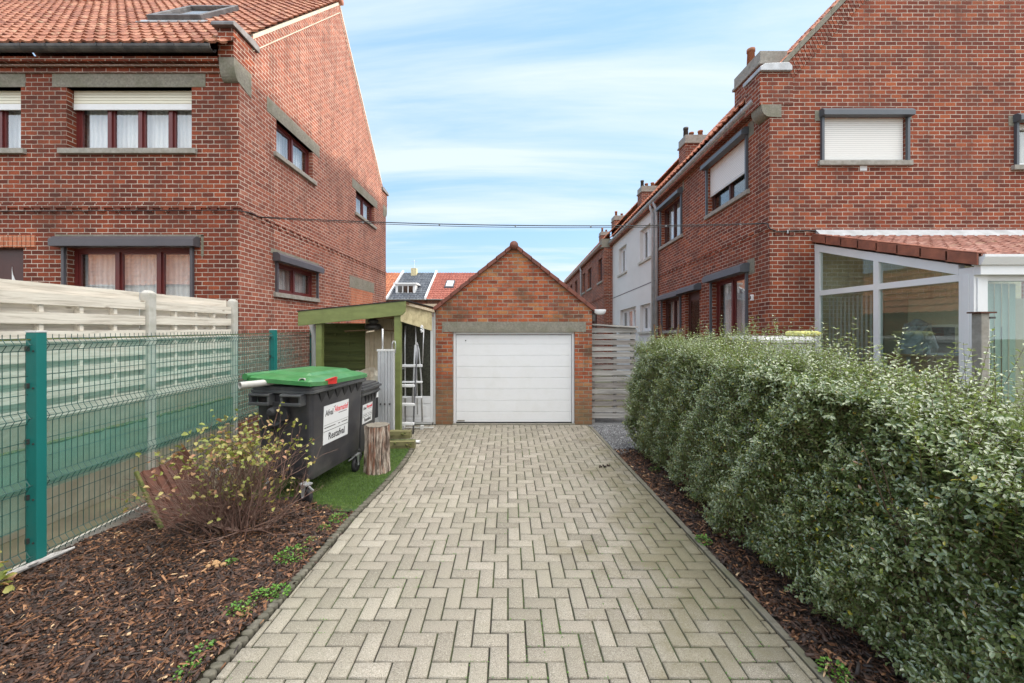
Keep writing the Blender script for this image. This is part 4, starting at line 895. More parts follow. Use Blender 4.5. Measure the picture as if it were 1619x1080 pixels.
mb = MB(); mb.box(6.15, 5.68, 1.545, 6.6, 5.88, 1.57); mb.build('base', M['pvc'], T, bevel=.004); mb = MB(); mb.box(6.42, 5.70, 1.571, 6.54, 5.8, 1.61); mb.build('sponge', M['blue'], T, bevel=.008)

# old post in front of the conservatory
T = thing('concrete_post', (5.34, 4.5, 0), 'grey concrete post with a rusty cap plate before the conservatory corner', 'post')
mb = MB(); mb.box(5.29, 4.5, 0, 5.38, 4.60, 2.10); mb.build('shaft', M['sill'], T, bevel=.008)
mb = MB(); mb.box(5.381, 4.53, 0, 5.42, 4.59, 2.10); mb.build('channel', M['pvc_grey'], T, bevel=.003)
mb = MB(); mb.box(5.26, 4.48, 2.10, 5.44, 4.62, 2.118); mb.build('cap', M['rust'], T)
mb = MB(); mb.box(5.385, 4.50, 2.04, 5.45, 4.525, 2.062); mb.build('bracket', M['dark_metal'], T)

# ================================================================== GREEN MESH FENCE
XW = -3.86
GF = thing('mesh_fence', (XW, 3.3, 0), 'green welded wire fence with green privacy netting along the left flower bed', 'fence')
def wire_path(x, y):
    pts = [(0, .03)]
    for zc in (.10, .67, 1.21, 1.80):
        pts += [(0, zc - .05), (.035, zc), (0, zc + .05)]
    pts += [(0, 1.885)]
    return [(x + a, y, z) for a, z in pts]
def panel(ya, yb):
    mb = MB(); n = int((yb - ya) / .05)
    for k in range(n + 1): mb.tube(wire_path(XW + .006, ya + .02 + k * (yb - ya - .04) / n), .0034, 4, False)
    zs = [.05, .15, .35, .5, .62, .72, .87, 1.02, 1.16, 1.26, 1.40, 1.55, 1.75, 1.85]
    for z in zs: mb.tube([(XW, ya, z), (XW, yb, z)], .0034, 4, False)
    for z in (.10, .67, 1.21, 1.80): mb.tube([(XW + .037, ya, z), (XW + .037, yb, z)], .0034, 4, False)
    return mb.build('wire_panel', M['wire'], GF)
panel(.55, 3.24); panel(3.34, 6.56); panel(6.66, 7.9)
for y in (3.29, 6.61, 7.93, .5):
    mb = MB(); w_ = .037 if y < 7 else .02; mb.box(XW - .035, y - w_, -.02, XW + .055, y + w_, 1.90); p_ = mb.build('post', M['fence_post'], GF, bevel=.004)
    mb = MB(); mb.box(XW - .038, y - w_ - .003, 1.90, XW + .058, y + w_ + .003, 1.915); mb.build('post_cap', M['pvc_grey'], p_, bevel=.003)
    mb = MB()
    for z in (.2, .55, 1.0, 1.45, 1.75): mb.box(XW - .02, y - w_ - .02, z, XW + .0, y - w_ - .0005, z + .04); mb.tube([(XW + .03, y - w_ - .006, z), (XW + .03, y - w_ - .0005, z)], .008, 8)
    mb.build('clips', M['dark_metal'], p_)
def sheet(xf_, ya, yb, z0, z1, ny, nz):
    mb = MB()
    for i in range(ny):
        for j in range(nz):
            y0, y1 = ya + (yb - ya) * i / ny, ya + (yb - ya) * (i + 1) / ny; a, b = z0 + (z1 - z0) * j / nz, z0 + (z1 - z0) * (j + 1) / nz
            mb.quad((xf_(y0, a), y0, a), (xf_(y1, a), y1, a), (xf_(y1, b), y1, b), (xf_(y0, b), y0, b))
    return mb
nx = lambda y, z: XW - .035 + .008 * math.sin(y * 5 + z * 4) + .006 * math.sin(z * 11)
sheet(nx, 3.3, 7.9, .58, 1.825, 60, 14).build('privacy_net', M['net'], GF, smooth=True)
sheet(nx, .55, 3.27, .32, 1.835, 30, 14).build('privacy_net', M['net'], GF, smooth=True)
mb = MB(); y = .5      # mossy lacing at the top and a scalloped plate below
mb.tube([(XW + .004, .5 + k * .1, 1.842 + rnd.uniform(-.004, .004)) for k in range(75)], .006, 5); mb.build('lacing', M['moss'], GF)
mb = MB(); mb.box(XW - .055, .4, -.10, XW - .012, 7.95, .045); mb.build('gravel_board', M['concrete_light'], GF, bevel=.006)

M['plate_green'] = plain('plate_green', (.20, .25, .18), .9, var=.12, scale=5, bmp=.4, dirt=(.20, .20, .12), dirtamt=.5, dscale=2)  # darker green tone for one concrete plate in each bay
# white plank fence behind
XP = -4.62
WF = thing('plank_fence', (XP, 5.2, 0), 'bleached woven plank fence on concrete plates between the green fence and the left house', 'fence')
for y in (1.95, 3.58, 5.22, 6.82):
    mb = MB(); mb.box(XP - .10, y - .055, -.05, XP + .02, y + .055, 2.38); mb.hexa([(XP - .10, y - .055, 2.3801), (XP + .02, y - .055, 2.3801), (XP + .02, y + .055, 2.3801), (XP - .10, y + .055, 2.3801), (XP - .07, y - .03, 2.42), (XP - .01, y - .03, 2.42), (XP - .01, y + .03, 2.42), (XP - .07, y + .03, 2.42)]); mb.build('post', M['concrete_light'], WF, bevel=.006)
for ya, yb in ((.4, 1.89), (2.01, 3.52), (3.64, 5.16), (5.28, 6.76)):
    mb = MB()
    for k in range(7):
        z = 1.03 + k * .19; e = rnd.uniform(-.006, .006)
        mb.hexa([(XP - .045, ya, z), (XP - .02, ya, z), (XP - .02, yb, z + e), (XP - .045, yb, z + e), (XP - .045, ya, z + .115), (XP - .02, ya, z + .115), (XP - .02, yb, z + .115 + e), (XP - .045, yb, z + .115 + e)])
        mb.box(XP - .12, ya, z + .075, XP - .10, yb, z + .225)
    n_ = 4
    for k in range(n_ - 1): y = ya + (yb - ya) * (k + 1) / n_; mb.box(XP - .099, y - .022, 1.03, XP - .046, y + .022, 2.27)
    for k in range(6): z = 1.03 + k * .19 + .117; [mb.box(XP - .0455, ya + (yb - ya) * (q + 1) / n_ - .02, z, XP - .034, ya + (yb - ya) * (q + 1) / n_ + .02, z + .07) for q in range(n_ - 1)]
    mb.build('woven_panel', M['wood_white'], WF)
    mb = MB(); mb.box(XP - .065, ya, .39, XP + .005, yb, .77); mb.build('concrete_plate', M['plate_green'], WF, bevel=.005)
    mb = MB(); mb.box(XP - .065, ya, -.05, XP - .02, yb, .385); mb.box(XP - .065, ya, .775, XP - .022, yb, 1.02); mb.build('concrete_plate', plain('plate%d' % int(ya * 10), (.36, .34, .26), .9, var=.12, scale=5, bmp=.4, dirt=(.24, .18, .10), dirtamt=.55, dscale=2), WF, bevel=.005)
    mb = MB(); mb.tube([(XP - .004, ya + (yb - ya) * k / 20, .775 + rnd.uniform(-.006, .006)) for k in range(21)], [rnd.uniform(.010, .024) for _ in range(21)], 6); mb.build('moss_line', M['moss'], WF)

# ================================================================== LEAN-TO
LT_ = thing('lean_to_shed', (-2.7, 7.2, 0), 'open lean-to shelter with sloping green fascia, green posts and cream boards left of the garage', 'shed')
def l1(x, y, Y): return (PX(x, Y), PZ(y, Y))
Yf = 7.12
a, b, c, d = l1(472, 515.5, Yf), l1(636, 498.5, Yf), l1(642.5, 475.5, Yf), l1(472.5, 492.5, Yf); b2 = l1(641.5, 493, Yf)
mb = MB(); mb.prism([a, b, b2, c, d], 1, Yf - .03, Yf); mb.build('fascia', M['green_paint'], LT_, bevel=.004)
def slopez(x): return d[1] + (c[1] - d[1]) * (x - d[0]) / (c[0] - d[0])
mb = MB(); mb.hexa([(d[0], Yf + .001, slopez(d[0]) - .06), (c[0] - .02, Yf + .001, slopez(c[0]) - .06), (-1.50, 8.04, 2.27), (d[0], 8.2, slopez(d[0]) - .1), (d[0], Yf + .001, slopez(d[0]) - .01), (c[0] - .02, Yf + .001, slopez(c[0]) - .01), (-1.50, 8.04, 2.33), (d[0], 8.2, slopez(d[0]) - .05)])
mb.build('roof_board', M['wood_brown'], LT_)
mb = MB(); mb.hexa([(d[0] - .02, Yf - .04, slopez(d[0]) - .004), (c[0] + .01, Yf - .04, slopez(c[0]) - .004), (-1.47, 8.05, 2.335), (d[0] - .02, 8.22, slopez(d[0]) - .03), (d[0] - .02, Yf - .04, slopez(d[0]) + .012), (c[0] + .01, Yf - .04, slopez(c[0]) + .012), (-1.47, 8.05, 2.35), (d[0] - .02, 8.22, slopez(d[0]) - .012)])
mb.build('roofing_felt', M['felt'], LT_)
# cream side board running back to the garage
x0, x1 = PX(642, Yf), PX(683, 8.0)
mb = MB(); z00, z01, z10, z11 = PZ(508, 7.14), PZ(480, 7.14), PZ(523, 8.0), PZ(494, 8.0)
mb.hexa([(x0 - .12, 7.13, z00), (x0 - .10, 7.13, z00), (x1, 8.0, z10), (x1 - .02, 8.0, z10), (x0 - .12, 7.13, z01 - .02), (x0 - .10, 7.13, z01 - .02), (x1, 8.0, z11), (x1 - .02, 8.0, z11)])
mb.build('side_board', M['cream_board'], LT_, bevel=.002)
mb = MB(); mb.hexa([(x0 - .10, 7.125, z01 - .02), (x0 - .02, 7.125, z01 - .02), (x1 + .05, 8.03, z11), (x1 - .04, 8.03, z11), (x0 - .10, 7.125, z01 + .03), (x0 - .02, 7.125, z01 + .03), (x1 + .05, 8.03, z11 + .05), (x1 - .04, 8.03, z11 + .05)]); mb.build('edge_trim', M['pale_board'], LT_, bevel=.003)
# ornament on the board
nrm = Vector((1, -.35, 0)).normalized(); T = thing('wall_ornament', (PX(662, 7.6) + .05, 7.6, PZ(520, 7.6)), 'small white flower shaped ornament fixed to the cream board', 'ornament')
oc = Vector(T.location); mb = MB(); e1 = Vector((.35, 1, 0)).normalized(); e2 = Vector((0, 0, 1))
for k in range(7):
    a_ = k * 2 * math.pi / 7; cpt = oc + nrm * .01 + (e1 * math.cos(a_) * .028 + e2 * math.sin(a_) * .055); mb.loft([[tuple(cpt + nrm * h + (e1 * math.cos(b_) + e2 * math.sin(b_)) * r_) for b_ in [2 * math.pi * j / 8 for j in range(8)]] for r_, h in ((.022, -.01), (.019, .012), (.006, .02))])
mb.build('petals', M['pvc'], T, smooth=True)
mb = MB(); mb.loft([[tuple(oc + nrm * h + (e1 * math.cos(b_) + e2 * math.sin(b_)) * r_) for b_ in [2 * math.pi * j / 10 for j in range(10)]] for r_, h in ((.016, .0), (.016, .03), (.008, .035))]); mb.build('centre', M['zinc'], T)
for (xa, xb, zt_) in ((624.5, 634.5, 2.18), (501.5, 510.5, 2.02)):
    X0, X1 = PX(xa, 7.18), PX(xb, 7.18); mb = MB(); mb.box(X0, 7.125, -.01, X1, 7.235, zt_); mb.build('post', M['green_paint'], LT_, bevel=.004)
# back wall: green panel and cream boards
mb = MB(); X0, X1 = -3.62, PX(577.5, 7.9)
for k in range(11):
    z = .05 + k * .178
    mb.box(X0, 7.9, z, X1, 7.92, z + .115); mb.box(X0, 7.925, z + .10, X1, 7.94, z + .195)
for x in (X0 + .2, (X0 + X1) / 2 + .05, X1 - .06): mb.box(x, 7.905, .05, x + .045, 7.924, 1.99)
mb.build('green_panel', M['wood_green'], LT_)
mb = MB(); X2 = -2.12
for k in range(4): xa = X1 + .01 + (X2 - X1) * k / 4; mb.box(xa, 7.88 + (k % 2) * .01, .02, xa + (X2 - X1) / 4 - .006, 7.91, 2.25)
mb.box(X1 + .02, 7.855, .9, X1 + .10, 7.879, 2.2); mb.box(X2 - .4, 7.86, 1.3, X2 - .02, 7.879, 1.36); mb.build('cream_boards', M['pale_board'], LT_)
mb = MB()
for k in range(4): yy = 7.3 + k * .2; mb.box(-3.55, yy, slopez(-3.55) - .13, -2.0, yy + .05, slopez(-3.55) - .07)
mb.build('rafters', M['wood_brown'], LT_)
# drain pipe at its left
T = thing('drain_pipe', (-3.55, 7.4, 0), 'grey bent plastic drain pipe at the end of the green mesh fence', 'pipe')
px_, py_ = PX(497, 7.6), 7.6
mb = MB(); mb.tube([(px_ - .08, py_ + .25, 2.02), (px_ - .08, py_ + .05, 2.0), (px_ - .03, py_, 1.93), (px_, py_, 1.80), (px_, py_, .1)], [.055, .055, .052, .05, .05], 12); mb.build('pipe', M['pvc_grey'], T, smooth=True)
mb = MB(); mb.tube([(px_, py_, 1.20), (px_, py_, 1.12)], .062, 12); mb.tube([(px_ - .06, py_ + .02, 1.15), (px_ + .05, py_ - .02, 1.15)], .045, 10); mb.build('collar', M['pvc_grey'], T)

# glazed door beside the garage
DR = thing('side_door', (-1.8, 8.1, 0), 'white framed door with dark obscured glass left of the garage', 'door')
X0, X1 = -2.27, PX(689.5, 8.1); zt = 2.24
mb = MB(); mb.box(X0, 8.08, 0, X0 + .07, 8.16, zt); mb.box(X1 - .05, 8.08, 0, X1 - .006, 8.16, zt); mb.box(X0 + .071, 8.08, zt - .07, X1 - .076, 8.16, zt); mb.box(X0 + .071, 8.08, 0, X1 - .076, 8.16, .03); mb.build('frame', M['pvc_grey'], DR, bevel=.004)
mb = MB(); a, b = X0 + .08, X1 - .055; mb.box(a, 8.095, .04, a + .06, 8.15, zt - .08); mb.box(b - .06, 8.095, .04, b, 8.15, zt - .08); mb.box(a + .061, 8.095, zt - .17, b - .061, 8.15, zt - .08); mb.box(a + .061, 8.095, .42, b - .061, 8.15, .56); mb.box(a + .061, 8.095, .04, b - .061, 8.15, .12); mb.box(a + .061, 8.105, .121, b - .061, 8.14, .419); lf_ = mb.build('leaf', M['pvc'], DR, bevel=.003)
mb = MB(); mb.box(a + .13, 8.098, .16, b - .13, 8.104, .38); mb.build('panel_moulding', M['pvc'], lf_, bevel=.002)
mb = MB(); mb.box(a + .061, 8.115, .561, b - .061, 8.12, zt - .171); mb.build('pane', plain('obscured', (.07, .075, .055), .25, var=.3, scale=30, bmp=.6), lf_)
mb = MB(); mb.box(a + .02, 8.07, 1.0, a + .06, 8.094, 1.2); mb.tube([(a + .04, 8.06, 1.12), (a + .15, 8.06, 1.12)], .01, 8); mb.build('handle', M['zinc'], lf_)
mb = MB(); mb.box(X0 - .25, 8.15, 0, X0 - .001, 8.2, 2.35); mb.box(X0 - .001, 8.16, zt + .001, X1, 8.2, 2.42); mb.build('surround', M['pale_board'], DR)

# ceiling fan hanging under the roof
T = thing('ceiling_fan', (-2.45, 7.55, 2.0), 'old dusty ceiling fan hanging under the lean-to roof', 'fan')
fc = (PX(590, 7.55), 7.55); zf = PZ(522, 7.55)
prof = [(.05, .20), (.09, .17), (.10, .13), (.06, .11), (.13, .09), (.155, .04), (.14, .0), (.09, -.02), (.04, -.03)]
mb = MB(); mb.loft([[(fc[0] + r_ * math.cos(a_), fc[1] + r_ * math.sin(a_), zf + .02 + h) for a_ in [2 * math.pi * j / 20 for j in range(20)]] for r_, h in prof]); mb.build('motor', M['dark_metal'], T, smooth=True)
for k in range(4):
    a_ = k * math.pi / 2 + .22; ca, sa = math.cos(a_), math.sin(a_); mb = MB()
    def P(r_, w_, h): return (fc[0] + ca * r_ - sa * w_, fc[1] + sa * r_ + ca * w_, zf - .01 + h)
    mb.hexa([P(.12, -.05, 0), P(.50, -.065, -.03), P(.50, .065, -.01), P(.12, .05, .01), P(.12, -.05, .01), P(.50, -.065, -.02), P(.50, .065, 0), P(.12, .05, .02)]); mb.build('blade', M['pale_board'] if k % 2 else M['wood_brown'], T)
mb = MB(); mb.tube([(fc[0], fc[1], zf + .2), (fc[0], fc[1], zf + .33)], .02, 8); mb.build('rod', M['dark_metal'], T)

# ================================================================== BINS
def text(s, size, mat, parent, mtx, sx=1, align='LEFT', off=.0):
    cu = bpy.data.curves.new('lettering', 'FONT'); cu.body = s; cu.size = size; cu.extrude = .0006; cu.align_x = align; cu.resolution_u = 3; cu.offset = off
    to = bpy.data.objects.new('lettering', cu); me = bpy.data.meshes.new_from_object(to); bpy.data.objects.remove(to)
    me.transform(mtx @ Matrix.Diagonal((sx, 1, 1, 1))); me.transform(Matrix.Translation(-worldloc(parent))); me.materials.append(mat)
    o = bpy.data.objects.new('lettering', me); C.objects.link(o); o.parent = parent; return o
def rrect(x0, y0, x1, y1, r, z, n=4):
    pts = []
    for cx, cy, a0 in ((x1 - r, y1 - r, 0), (x0 + r, y1 - r, 90), (x0 + r, y0 + r, 180), (x1 - r, y0 + r, 270)):
        for k in range(n + 1): a = R(a0 + 90 * k / n); pts.append((cx + r * math.cos(a), cy + r * math.sin(a), z))
    return pts
def sidetext(u, z, x): # matrix: text on the +x side of a bin; u = distance along +y
    return Matrix.Translation((x, u, z)) @ Matrix(((0, 0, 1, 0), (1, 0, 0, 0), (0, 1, 0, 0), (0, 0, 0, 1)))
def container(loc, ang, W, Lg, Hh, label, lidmat, main):
    T = thing('waste_container', loc, label, 'bin'); MX = Matrix.Translation(loc) @ Matrix.Rotation(ang, 4, 'Z')
    W2 = W; z0 = .25 if main else .12
    mb = MB(); e = .075; e2 = .02
    mb.loft([rrect(-W2 + e, e, -e * .8, Lg - e, .05, z0), rrect(-W2 + e * .8, e * .8, -e * .7, Lg - e * .8, .05, z0 + .06), rrect(-W2 + e2 + .01, e2 + .01, -e2 - .01, Lg - e2 - .01, .05, Hh - .22), rrect(-W2 + e2, e2, -e2, Lg - e2, .05, Hh - .1), rrect(-W2 + e2, e2, -e2, Lg - e2, .05, Hh - .02)])
    body = mb.build('body', M['bin_black'], T, mtx=MX, smooth=False, bevel=0)
    def xs(z): return -.8 * e + (z - z0) / (Hh - .22 - z0) * (.8 * e - e2 - .01)   # x of the right side at height z
    mb = MB(); mb.loft([rrect(-W - .0, -.0, .0, Lg, .04, Hh - .085), rrect(-W - .02, -.02, .02, Lg + .02, .05, Hh - .07), rrect(-W - .02, -.02, .02, Lg + .02, .05, Hh - .045), rrect(-W - .005, -.005, .005, Lg + .005, .05, Hh - .04), rrect(-W - .012, -.012, .012, Lg + .012, .05, Hh - .012), rrect(-W, 0, 0, Lg, .05, Hh)], close=False)
    mb.loft([rrect(-W, 0, 0, Lg, .05, Hh), rrect(-W + .05, .05, -.05, Lg - .05, .05, Hh), rrect(-W + .06, .06, -.06, Lg - .06, .05, Hh - .15)], close=False)
    mb.build('rim', M['bin_rim'], T, mtx=MX)
    mb = MB(); n = 6 if main else 4          # triangular ribs below the rim
    for k in range(n):
        ya = .14 + (Lg - .22) * k / n; yb = .14 + (Lg - .22) * (k + 1) / n - .01; x = -e2 + .0
        mb.hexa([(x - .012, ya, Hh - .085), (x + .02, ya, Hh - .085), (x + .02, yb, Hh - .085), (x - .012, yb, Hh - .085), (x - .014, (ya + yb) / 2 - .003, Hh - .20), (x - .008, (ya + yb) / 2 - .003, Hh - .20), (x - .008, (ya + yb) / 2 + .003, Hh - .20), (x - .014, (ya + yb) / 2 + .003, Hh - .20)])
    mb.build('ribs', M['rubber'], T, mtx=MX)
    if main:
        mb = MB()
        for xa in (-W + .03, -.33):
            for x in (xa, xa + .22): mb.box(x, -.075, Hh - .20, x + .03, .02, Hh - .07)
            mb.box(xa, -.085, Hh - .20, xa + .25, -.055, Hh - .165); mb.box(xa, -.085, Hh - .1, xa + .25, .0, Hh - .075)
        mb.build('handles', M['bin_rim'], T, mtx=MX, bevel=.006)
        mb = MB(); cx_ = -W * .58; zc = Hh - .27
        mb.box(cx_ - .11, -.02, zc - .09, cx_ + .15, .03, zc + .10); mb.tube([(cx_, -.02, zc), (cx_, -.09, zc), (cx_, -.11, zc)], [.055, .05, .03], 14); mb.tube([(cx_ + .07, -.0, zc - .02), (cx_ + .07, -.03, zc - .02)], .09, 16); mb.tube([(cx_, -.015, zc - .10), (cx_, .02, zc - .14)], .08, 14); mb.build('trunnion', M['rubber'], T, mtx=MX, bevel=.004)
    # wheels
    wl = [(-.10, .10), (-.10, Lg - .14), (-W + .12, .10), (-W + .12, Lg - .14)] if main else [(-.09, .12), (-W + .1, .12)]
    for i, (x, y) in enumerate(wl):
        r_ = .10; a_ = (1.3, .15, .5, .2)[i] if main else 0; wc = Matrix.Translation((x + .02, y + (-.10 if i == 0 else 0.02), r_)) @ Matrix.Rotation(a_ if main else 0, 4, 'Z')
        mb = MB(); mb.loft([[(t_, rr_ * math.cos(q), rr_ * math.sin(q)) for q in [2 * math.pi * j / 24 for j in range(24)]] for t_, rr_ in ((-.022, r_ * .72), (-.024, r_ * .93), (-.012, r_), (.012, r_), (.024, r_ * .93), (.022, r_ * .72))]); wo_ = mb.build('wheel', M['rubber'], T, mtx=MX @ wc, smooth=True)
        mb = MB(); mb.tube([(-.026, 0, 0), (.026, 0, 0)], .028, 12)
        for k in range(5): q = k * 2 * math.pi / 5; mb.tube([(.018, .02 * math.cos(q), .02 * math.sin(q)), (.018, .072 * math.cos(q), .072 * math.sin(q))], .008, 6)
        mb.build('hub', M['bin_rim'], wo_, mtx=MX @ wc)
        if main:
            mb = MB(); top = z0 - r_ + .0
            for t_ in (-.038, .034): mb.hexa([(t_, -.014, -.01), (t_ + .004, -.014, -.01), (t_ + .004, .014, -.01), (t_, .014, -.01), (t_, -.05, top - .02), (t_ + .004, -.05, top - .02), (t_ + .004, .03, top - .02), (t_, .03, top - .02)])
            mb.box(-.045, -.06, top - .02, .045, .05, top - .005); mb.tube([(-.045, 0, 0), (.045, 0, 0)], .009, 8); mb.tube([(0, -.05, top - .03), (-.03, -.16, top - .05)], .01, 6); mb.build('caster_bracket', M['steel'], wo_, mtx=MX @ wc)
    # label plate
    u0, u1, za, zb = (.30, .76, Hh - .71, Hh - .26) if main else (.10, .42, Hh - .50, Hh - .22)
    if main: u0, u1 = .26, .78
    lx = .0035; sk_ = lambda z: xs(z) + .004
    mb = MB(); mb.hexa([(sk_(za) - .003, u0, za), (sk_(za), u0, za), (sk_(za), u1, za), (sk_(za) - .003, u1, za), (sk_(zb) - .003, u0, zb), (sk_(zb), u0, zb), (sk_(zb), u1, zb), (sk_(zb) - .003, u1, zb)])
    lab = mb.build('label_plate', M['sticker'], T, mtx=MX); kk = (u1 - u0) / .52
    sl_ = math.atan2(sk_(zb) - sk_(za), zb - za)
    def TM(u, z): return MX @ Matrix.Translation((sk_(z) + .0006, u, z)) @ Matrix.Rotation(sl_, 4, 'Y') @ Matrix(((0, 0, 1, 0), (1, 0, 0, 0), (0, 1, 0, 0), (0, 0, 0, 1)))
    h_ = zb - za
    text('Afval', .098 * kk, M['ink'], lab, TM(u0 + .03 * kk, zb - .27 * h_), .80, off=.0015); text('Alternatief', .098 * kk, M['ink_red'], lab, TM(u0 + .215 * kk, zb - .235 * h_), .68, off=.0015)
    
    mb = MB(); rz_ = random.Random(2)            # rows of small print, too fine to read
    for zz_, ua, ub, hh in ((za + .41 * h_, .02, .24, .012), (za + .41 * h_, .30, .34, .012), (za + .41 * h_, .37, .50, .012), (zb - .30 * h_, .30, .48, .009)):
        u = ua
        while u < ub:
            w__ = rz_.uniform(.006, .014); p0, p1 = u0 + u * kk, u0 + min(u + w__, ub) * kk
            mb.hexa([(sk_(zz_) + .0002, p0, zz_), (sk_(zz_) + .001, p0, zz_), (sk_(zz_) + .001, p1, zz_), (sk_(zz_) + .0002, p1, zz_), (sk_(zz_) + .0004, p0, zz_ + hh * kk), (sk_(zz_) + .0012, p0, zz_ + hh * kk), (sk_(zz_) + .0012, p1, zz_ + hh * kk), (sk_(zz_) + .0004, p1, zz_ + hh * kk)]); u += w__ + .004
    mb.build('small_print', M['dark_metal'], lab, mtx=MX)
    text('Restafval', .115 * kk, M['ink'], lab, TM(u0 + .10 * kk, za + .09 * h_), .85, off=.002)
    mb = MB()
    for zz_, t_ in ((za + .325 * h_, .006), (za + .49 * h_, .003)): mb.hexa([(sk_(zz_) + .0002, u0 + .006, zz_), (sk_(zz_) + .001, u0 + .006, zz_), (sk_(zz_) + .001, u1 - .006, zz_), (sk_(zz_) + .0002, u1 - .006, zz_), (sk_(zz_) + .0004, u0 + .006, zz_ + t_), (sk_(zz_) + .0012, u0 + .006, zz_ + t_), (sk_(zz_) + .0012, u1 - .006, zz_ + t_), (sk_(zz_) + .0004, u1 - .006, zz_ + t_)])
    # small bird emblem between the words
    for s_ in (-1, 1):
        uu, zc = u0 + .195 * kk, zb - .10 * h_; mb.hexa([(sk_(zc) + .0003, uu, zc), (sk_(zc) + .001, uu, zc), (sk_(zc) + .001, uu + .008, zc - .004), (sk_(zc) + .0003, uu + .008, zc - .004), (sk_(zc) + .0003, uu + s_ * .03 * kk, zc + .022 * kk), (sk_(zc) + .001, uu + s_ * .03 * kk, zc + .022 * kk), (sk_(zc) + .001, uu + s_ * .03 * kk + .006, zc + .018 * kk), (sk_(zc) + .0003, uu + s_ * .03 * kk + .006, zc + .018 * kk)])
    mb.build('emblem', M['ink'], lab, mtx=MX)
    return T, MX
ANG = R(-9)
B1, MX1 = container((-2.13, 4.38, 0), ANG, .74, 1.16, 1.29, 'large black wheeled waste container with open green lid, full of scrap', 'bin_green', True)
# its lid lies loose on the load
mb = MB(); W, Lg = .80, 1.22
def lidpt(u, v):     # u across -1..1 (left..right), v along 0..1
    x = -.37 + u * .385; y = -.03 + v * Lg
    r_ = max(abs(u) ** 4, abs(2 * v - 1) ** 6)
    z = 1.375 + .06 * (1 - r_) + (.025 if abs(u) < .55 and .18 < v < .85 else 0) + .035 * (1 - v) * 0 - .02 * (u + 1) + .055 * math.exp(-((v - .0) / .12) ** 2) * .3 - .03 * v
    return (x, y, z)
NU, NV = 20, 24; top = [[lidpt(-1 + 2 * i / NU, j / NV) for i in range(NU + 1)] for j in range(NV + 1)]
for j in range(NV):
    for i in range(NU):
        q = [top[j][i], top[j][i + 1], top[j + 1][i + 1], top[j + 1][i]]; mb.quad(*q); mb.quad(*[(x, y, z - .035) for x, y, z in q[::-1]])
edge = [top[0][i] for i in range(NU + 1)] + [top[j][NU] for j in range(1, NV + 1)] + [top[NV][i] for i in range(NU - 1, -1, -1)] + [top[j][0] for j in range(NV - 1, 0, -1)]
for k in range(len(edge)): a, b = edge[k], edge[(k + 1) % len(edge)]; mb.quad(a, b, (b[0], b[1], b[2] - .045), (a[0], a[1], a[2] - .045))
mb.tube([(-.76, -.05, 1.40), (-.76, 1.15, 1.37)], .036, 14)
mb.build('lid', M['bin_green'], B1, mtx=MX1 @ Matrix.Translation((.0, -.02, .0)))
B2, MX2 = container((-2.09, 5.75, 0), R(-6), .60, .62, 1.03, 'smaller black waste bin with closed dark lid behind the large container', 'bin_rim', False)
mb = MB()
for k, (dx_, zz_) in enumerate(((.035, 0), (.03, .02), (.02, .035), (-.05, .06), (-.15, .075))): pass
mb.loft([rrect(-.60 - a, -a, a, .62 + a, .05, 1.035 + z) for a, z in ((.02, -.01), (.035, -.005), (.035, .02), (.005, .025), (.005, .05), (-.03, .055), (-.03, .075), (-.1, .085))]); mb.build('lid', M['bin_rim'], B2, mtx=MX2)
# scrap in the container
T = thing('plastic_tube', (-2.9, 4.3, 1.33), 'long grey plastic tube poking out over the left rim of the container', 'tube')
def hollow(p0, p1, r, mat, parent, t=.006):
    p0, p1 = Vector(p0), Vector(p1); mb = MB(); d = (p1 - p0).normalized(); u = d.cross(Vector((0, 0, 1))).normalized(); v = u.cross(d)
    ring = lambda p, rad: [tuple(p + (u * math.cos(a) + v * math.sin(a)) * rad) for a in [2 * math.pi * j / 18 for j in range(18)]]
    mb.loft([ring(p0 + d * .3, r - t), ring(p0, r - t), ring(p0, r), ring(p1, r), ring(p1, r - t)], close=False); return mb.build('tube', mat, parent, smooth=False)
hollow((PX(379, 4.2), 4.2, PZ(609.5, 4.2)), (PX(468, 4.75), 4.75, PZ(600, 4.75)), .036, M['tube_grey'], T)
T = thing('plastic_tube', (-2.2, 4.3, 1.36), 'short pale tube with open end resting on the container rim under the green lid', 'tube')
hollow((PX(477, 4.36), 4.36, PZ(603.5, 4.36)), (PX(515, 5.1), 5.1, PZ(604, 5.1)), .04, M['tube_grey'], T)
T = thing('scrap_piece', (-2.1, 4.6, 1.3), 'bright red plastic piece sticking out from under the green lid', 'scrap')
mb = MB(); mb.hexa([(PX(505, 4.65), 4.6, PZ(609, 4.6)), (PX(530, 4.65), 4.68, PZ(608, 4.6)), (PX(530, 5), 5.1, PZ(606, 5)), (PX(505, 5), 5.1, PZ(606, 5)), (PX(508, 4.65), 4.62, PZ(604, 4.6)), (PX(531, 4.65), 4.68, PZ(597, 4.6)), (PX(530, 5), 5.1, PZ(598, 5)), (PX(505, 5), 5.1, PZ(603, 5))]); tag(mb.build('shard', M['red'], T), None)
mb = MB(); mb.tube([(PX(508, 4.62), 4.60, PZ(604, 4.6)), (PX(531, 4.66), 4.66, PZ(597, 4.6))], .008, 6); mb.build('edge_bead', M['red'], T)

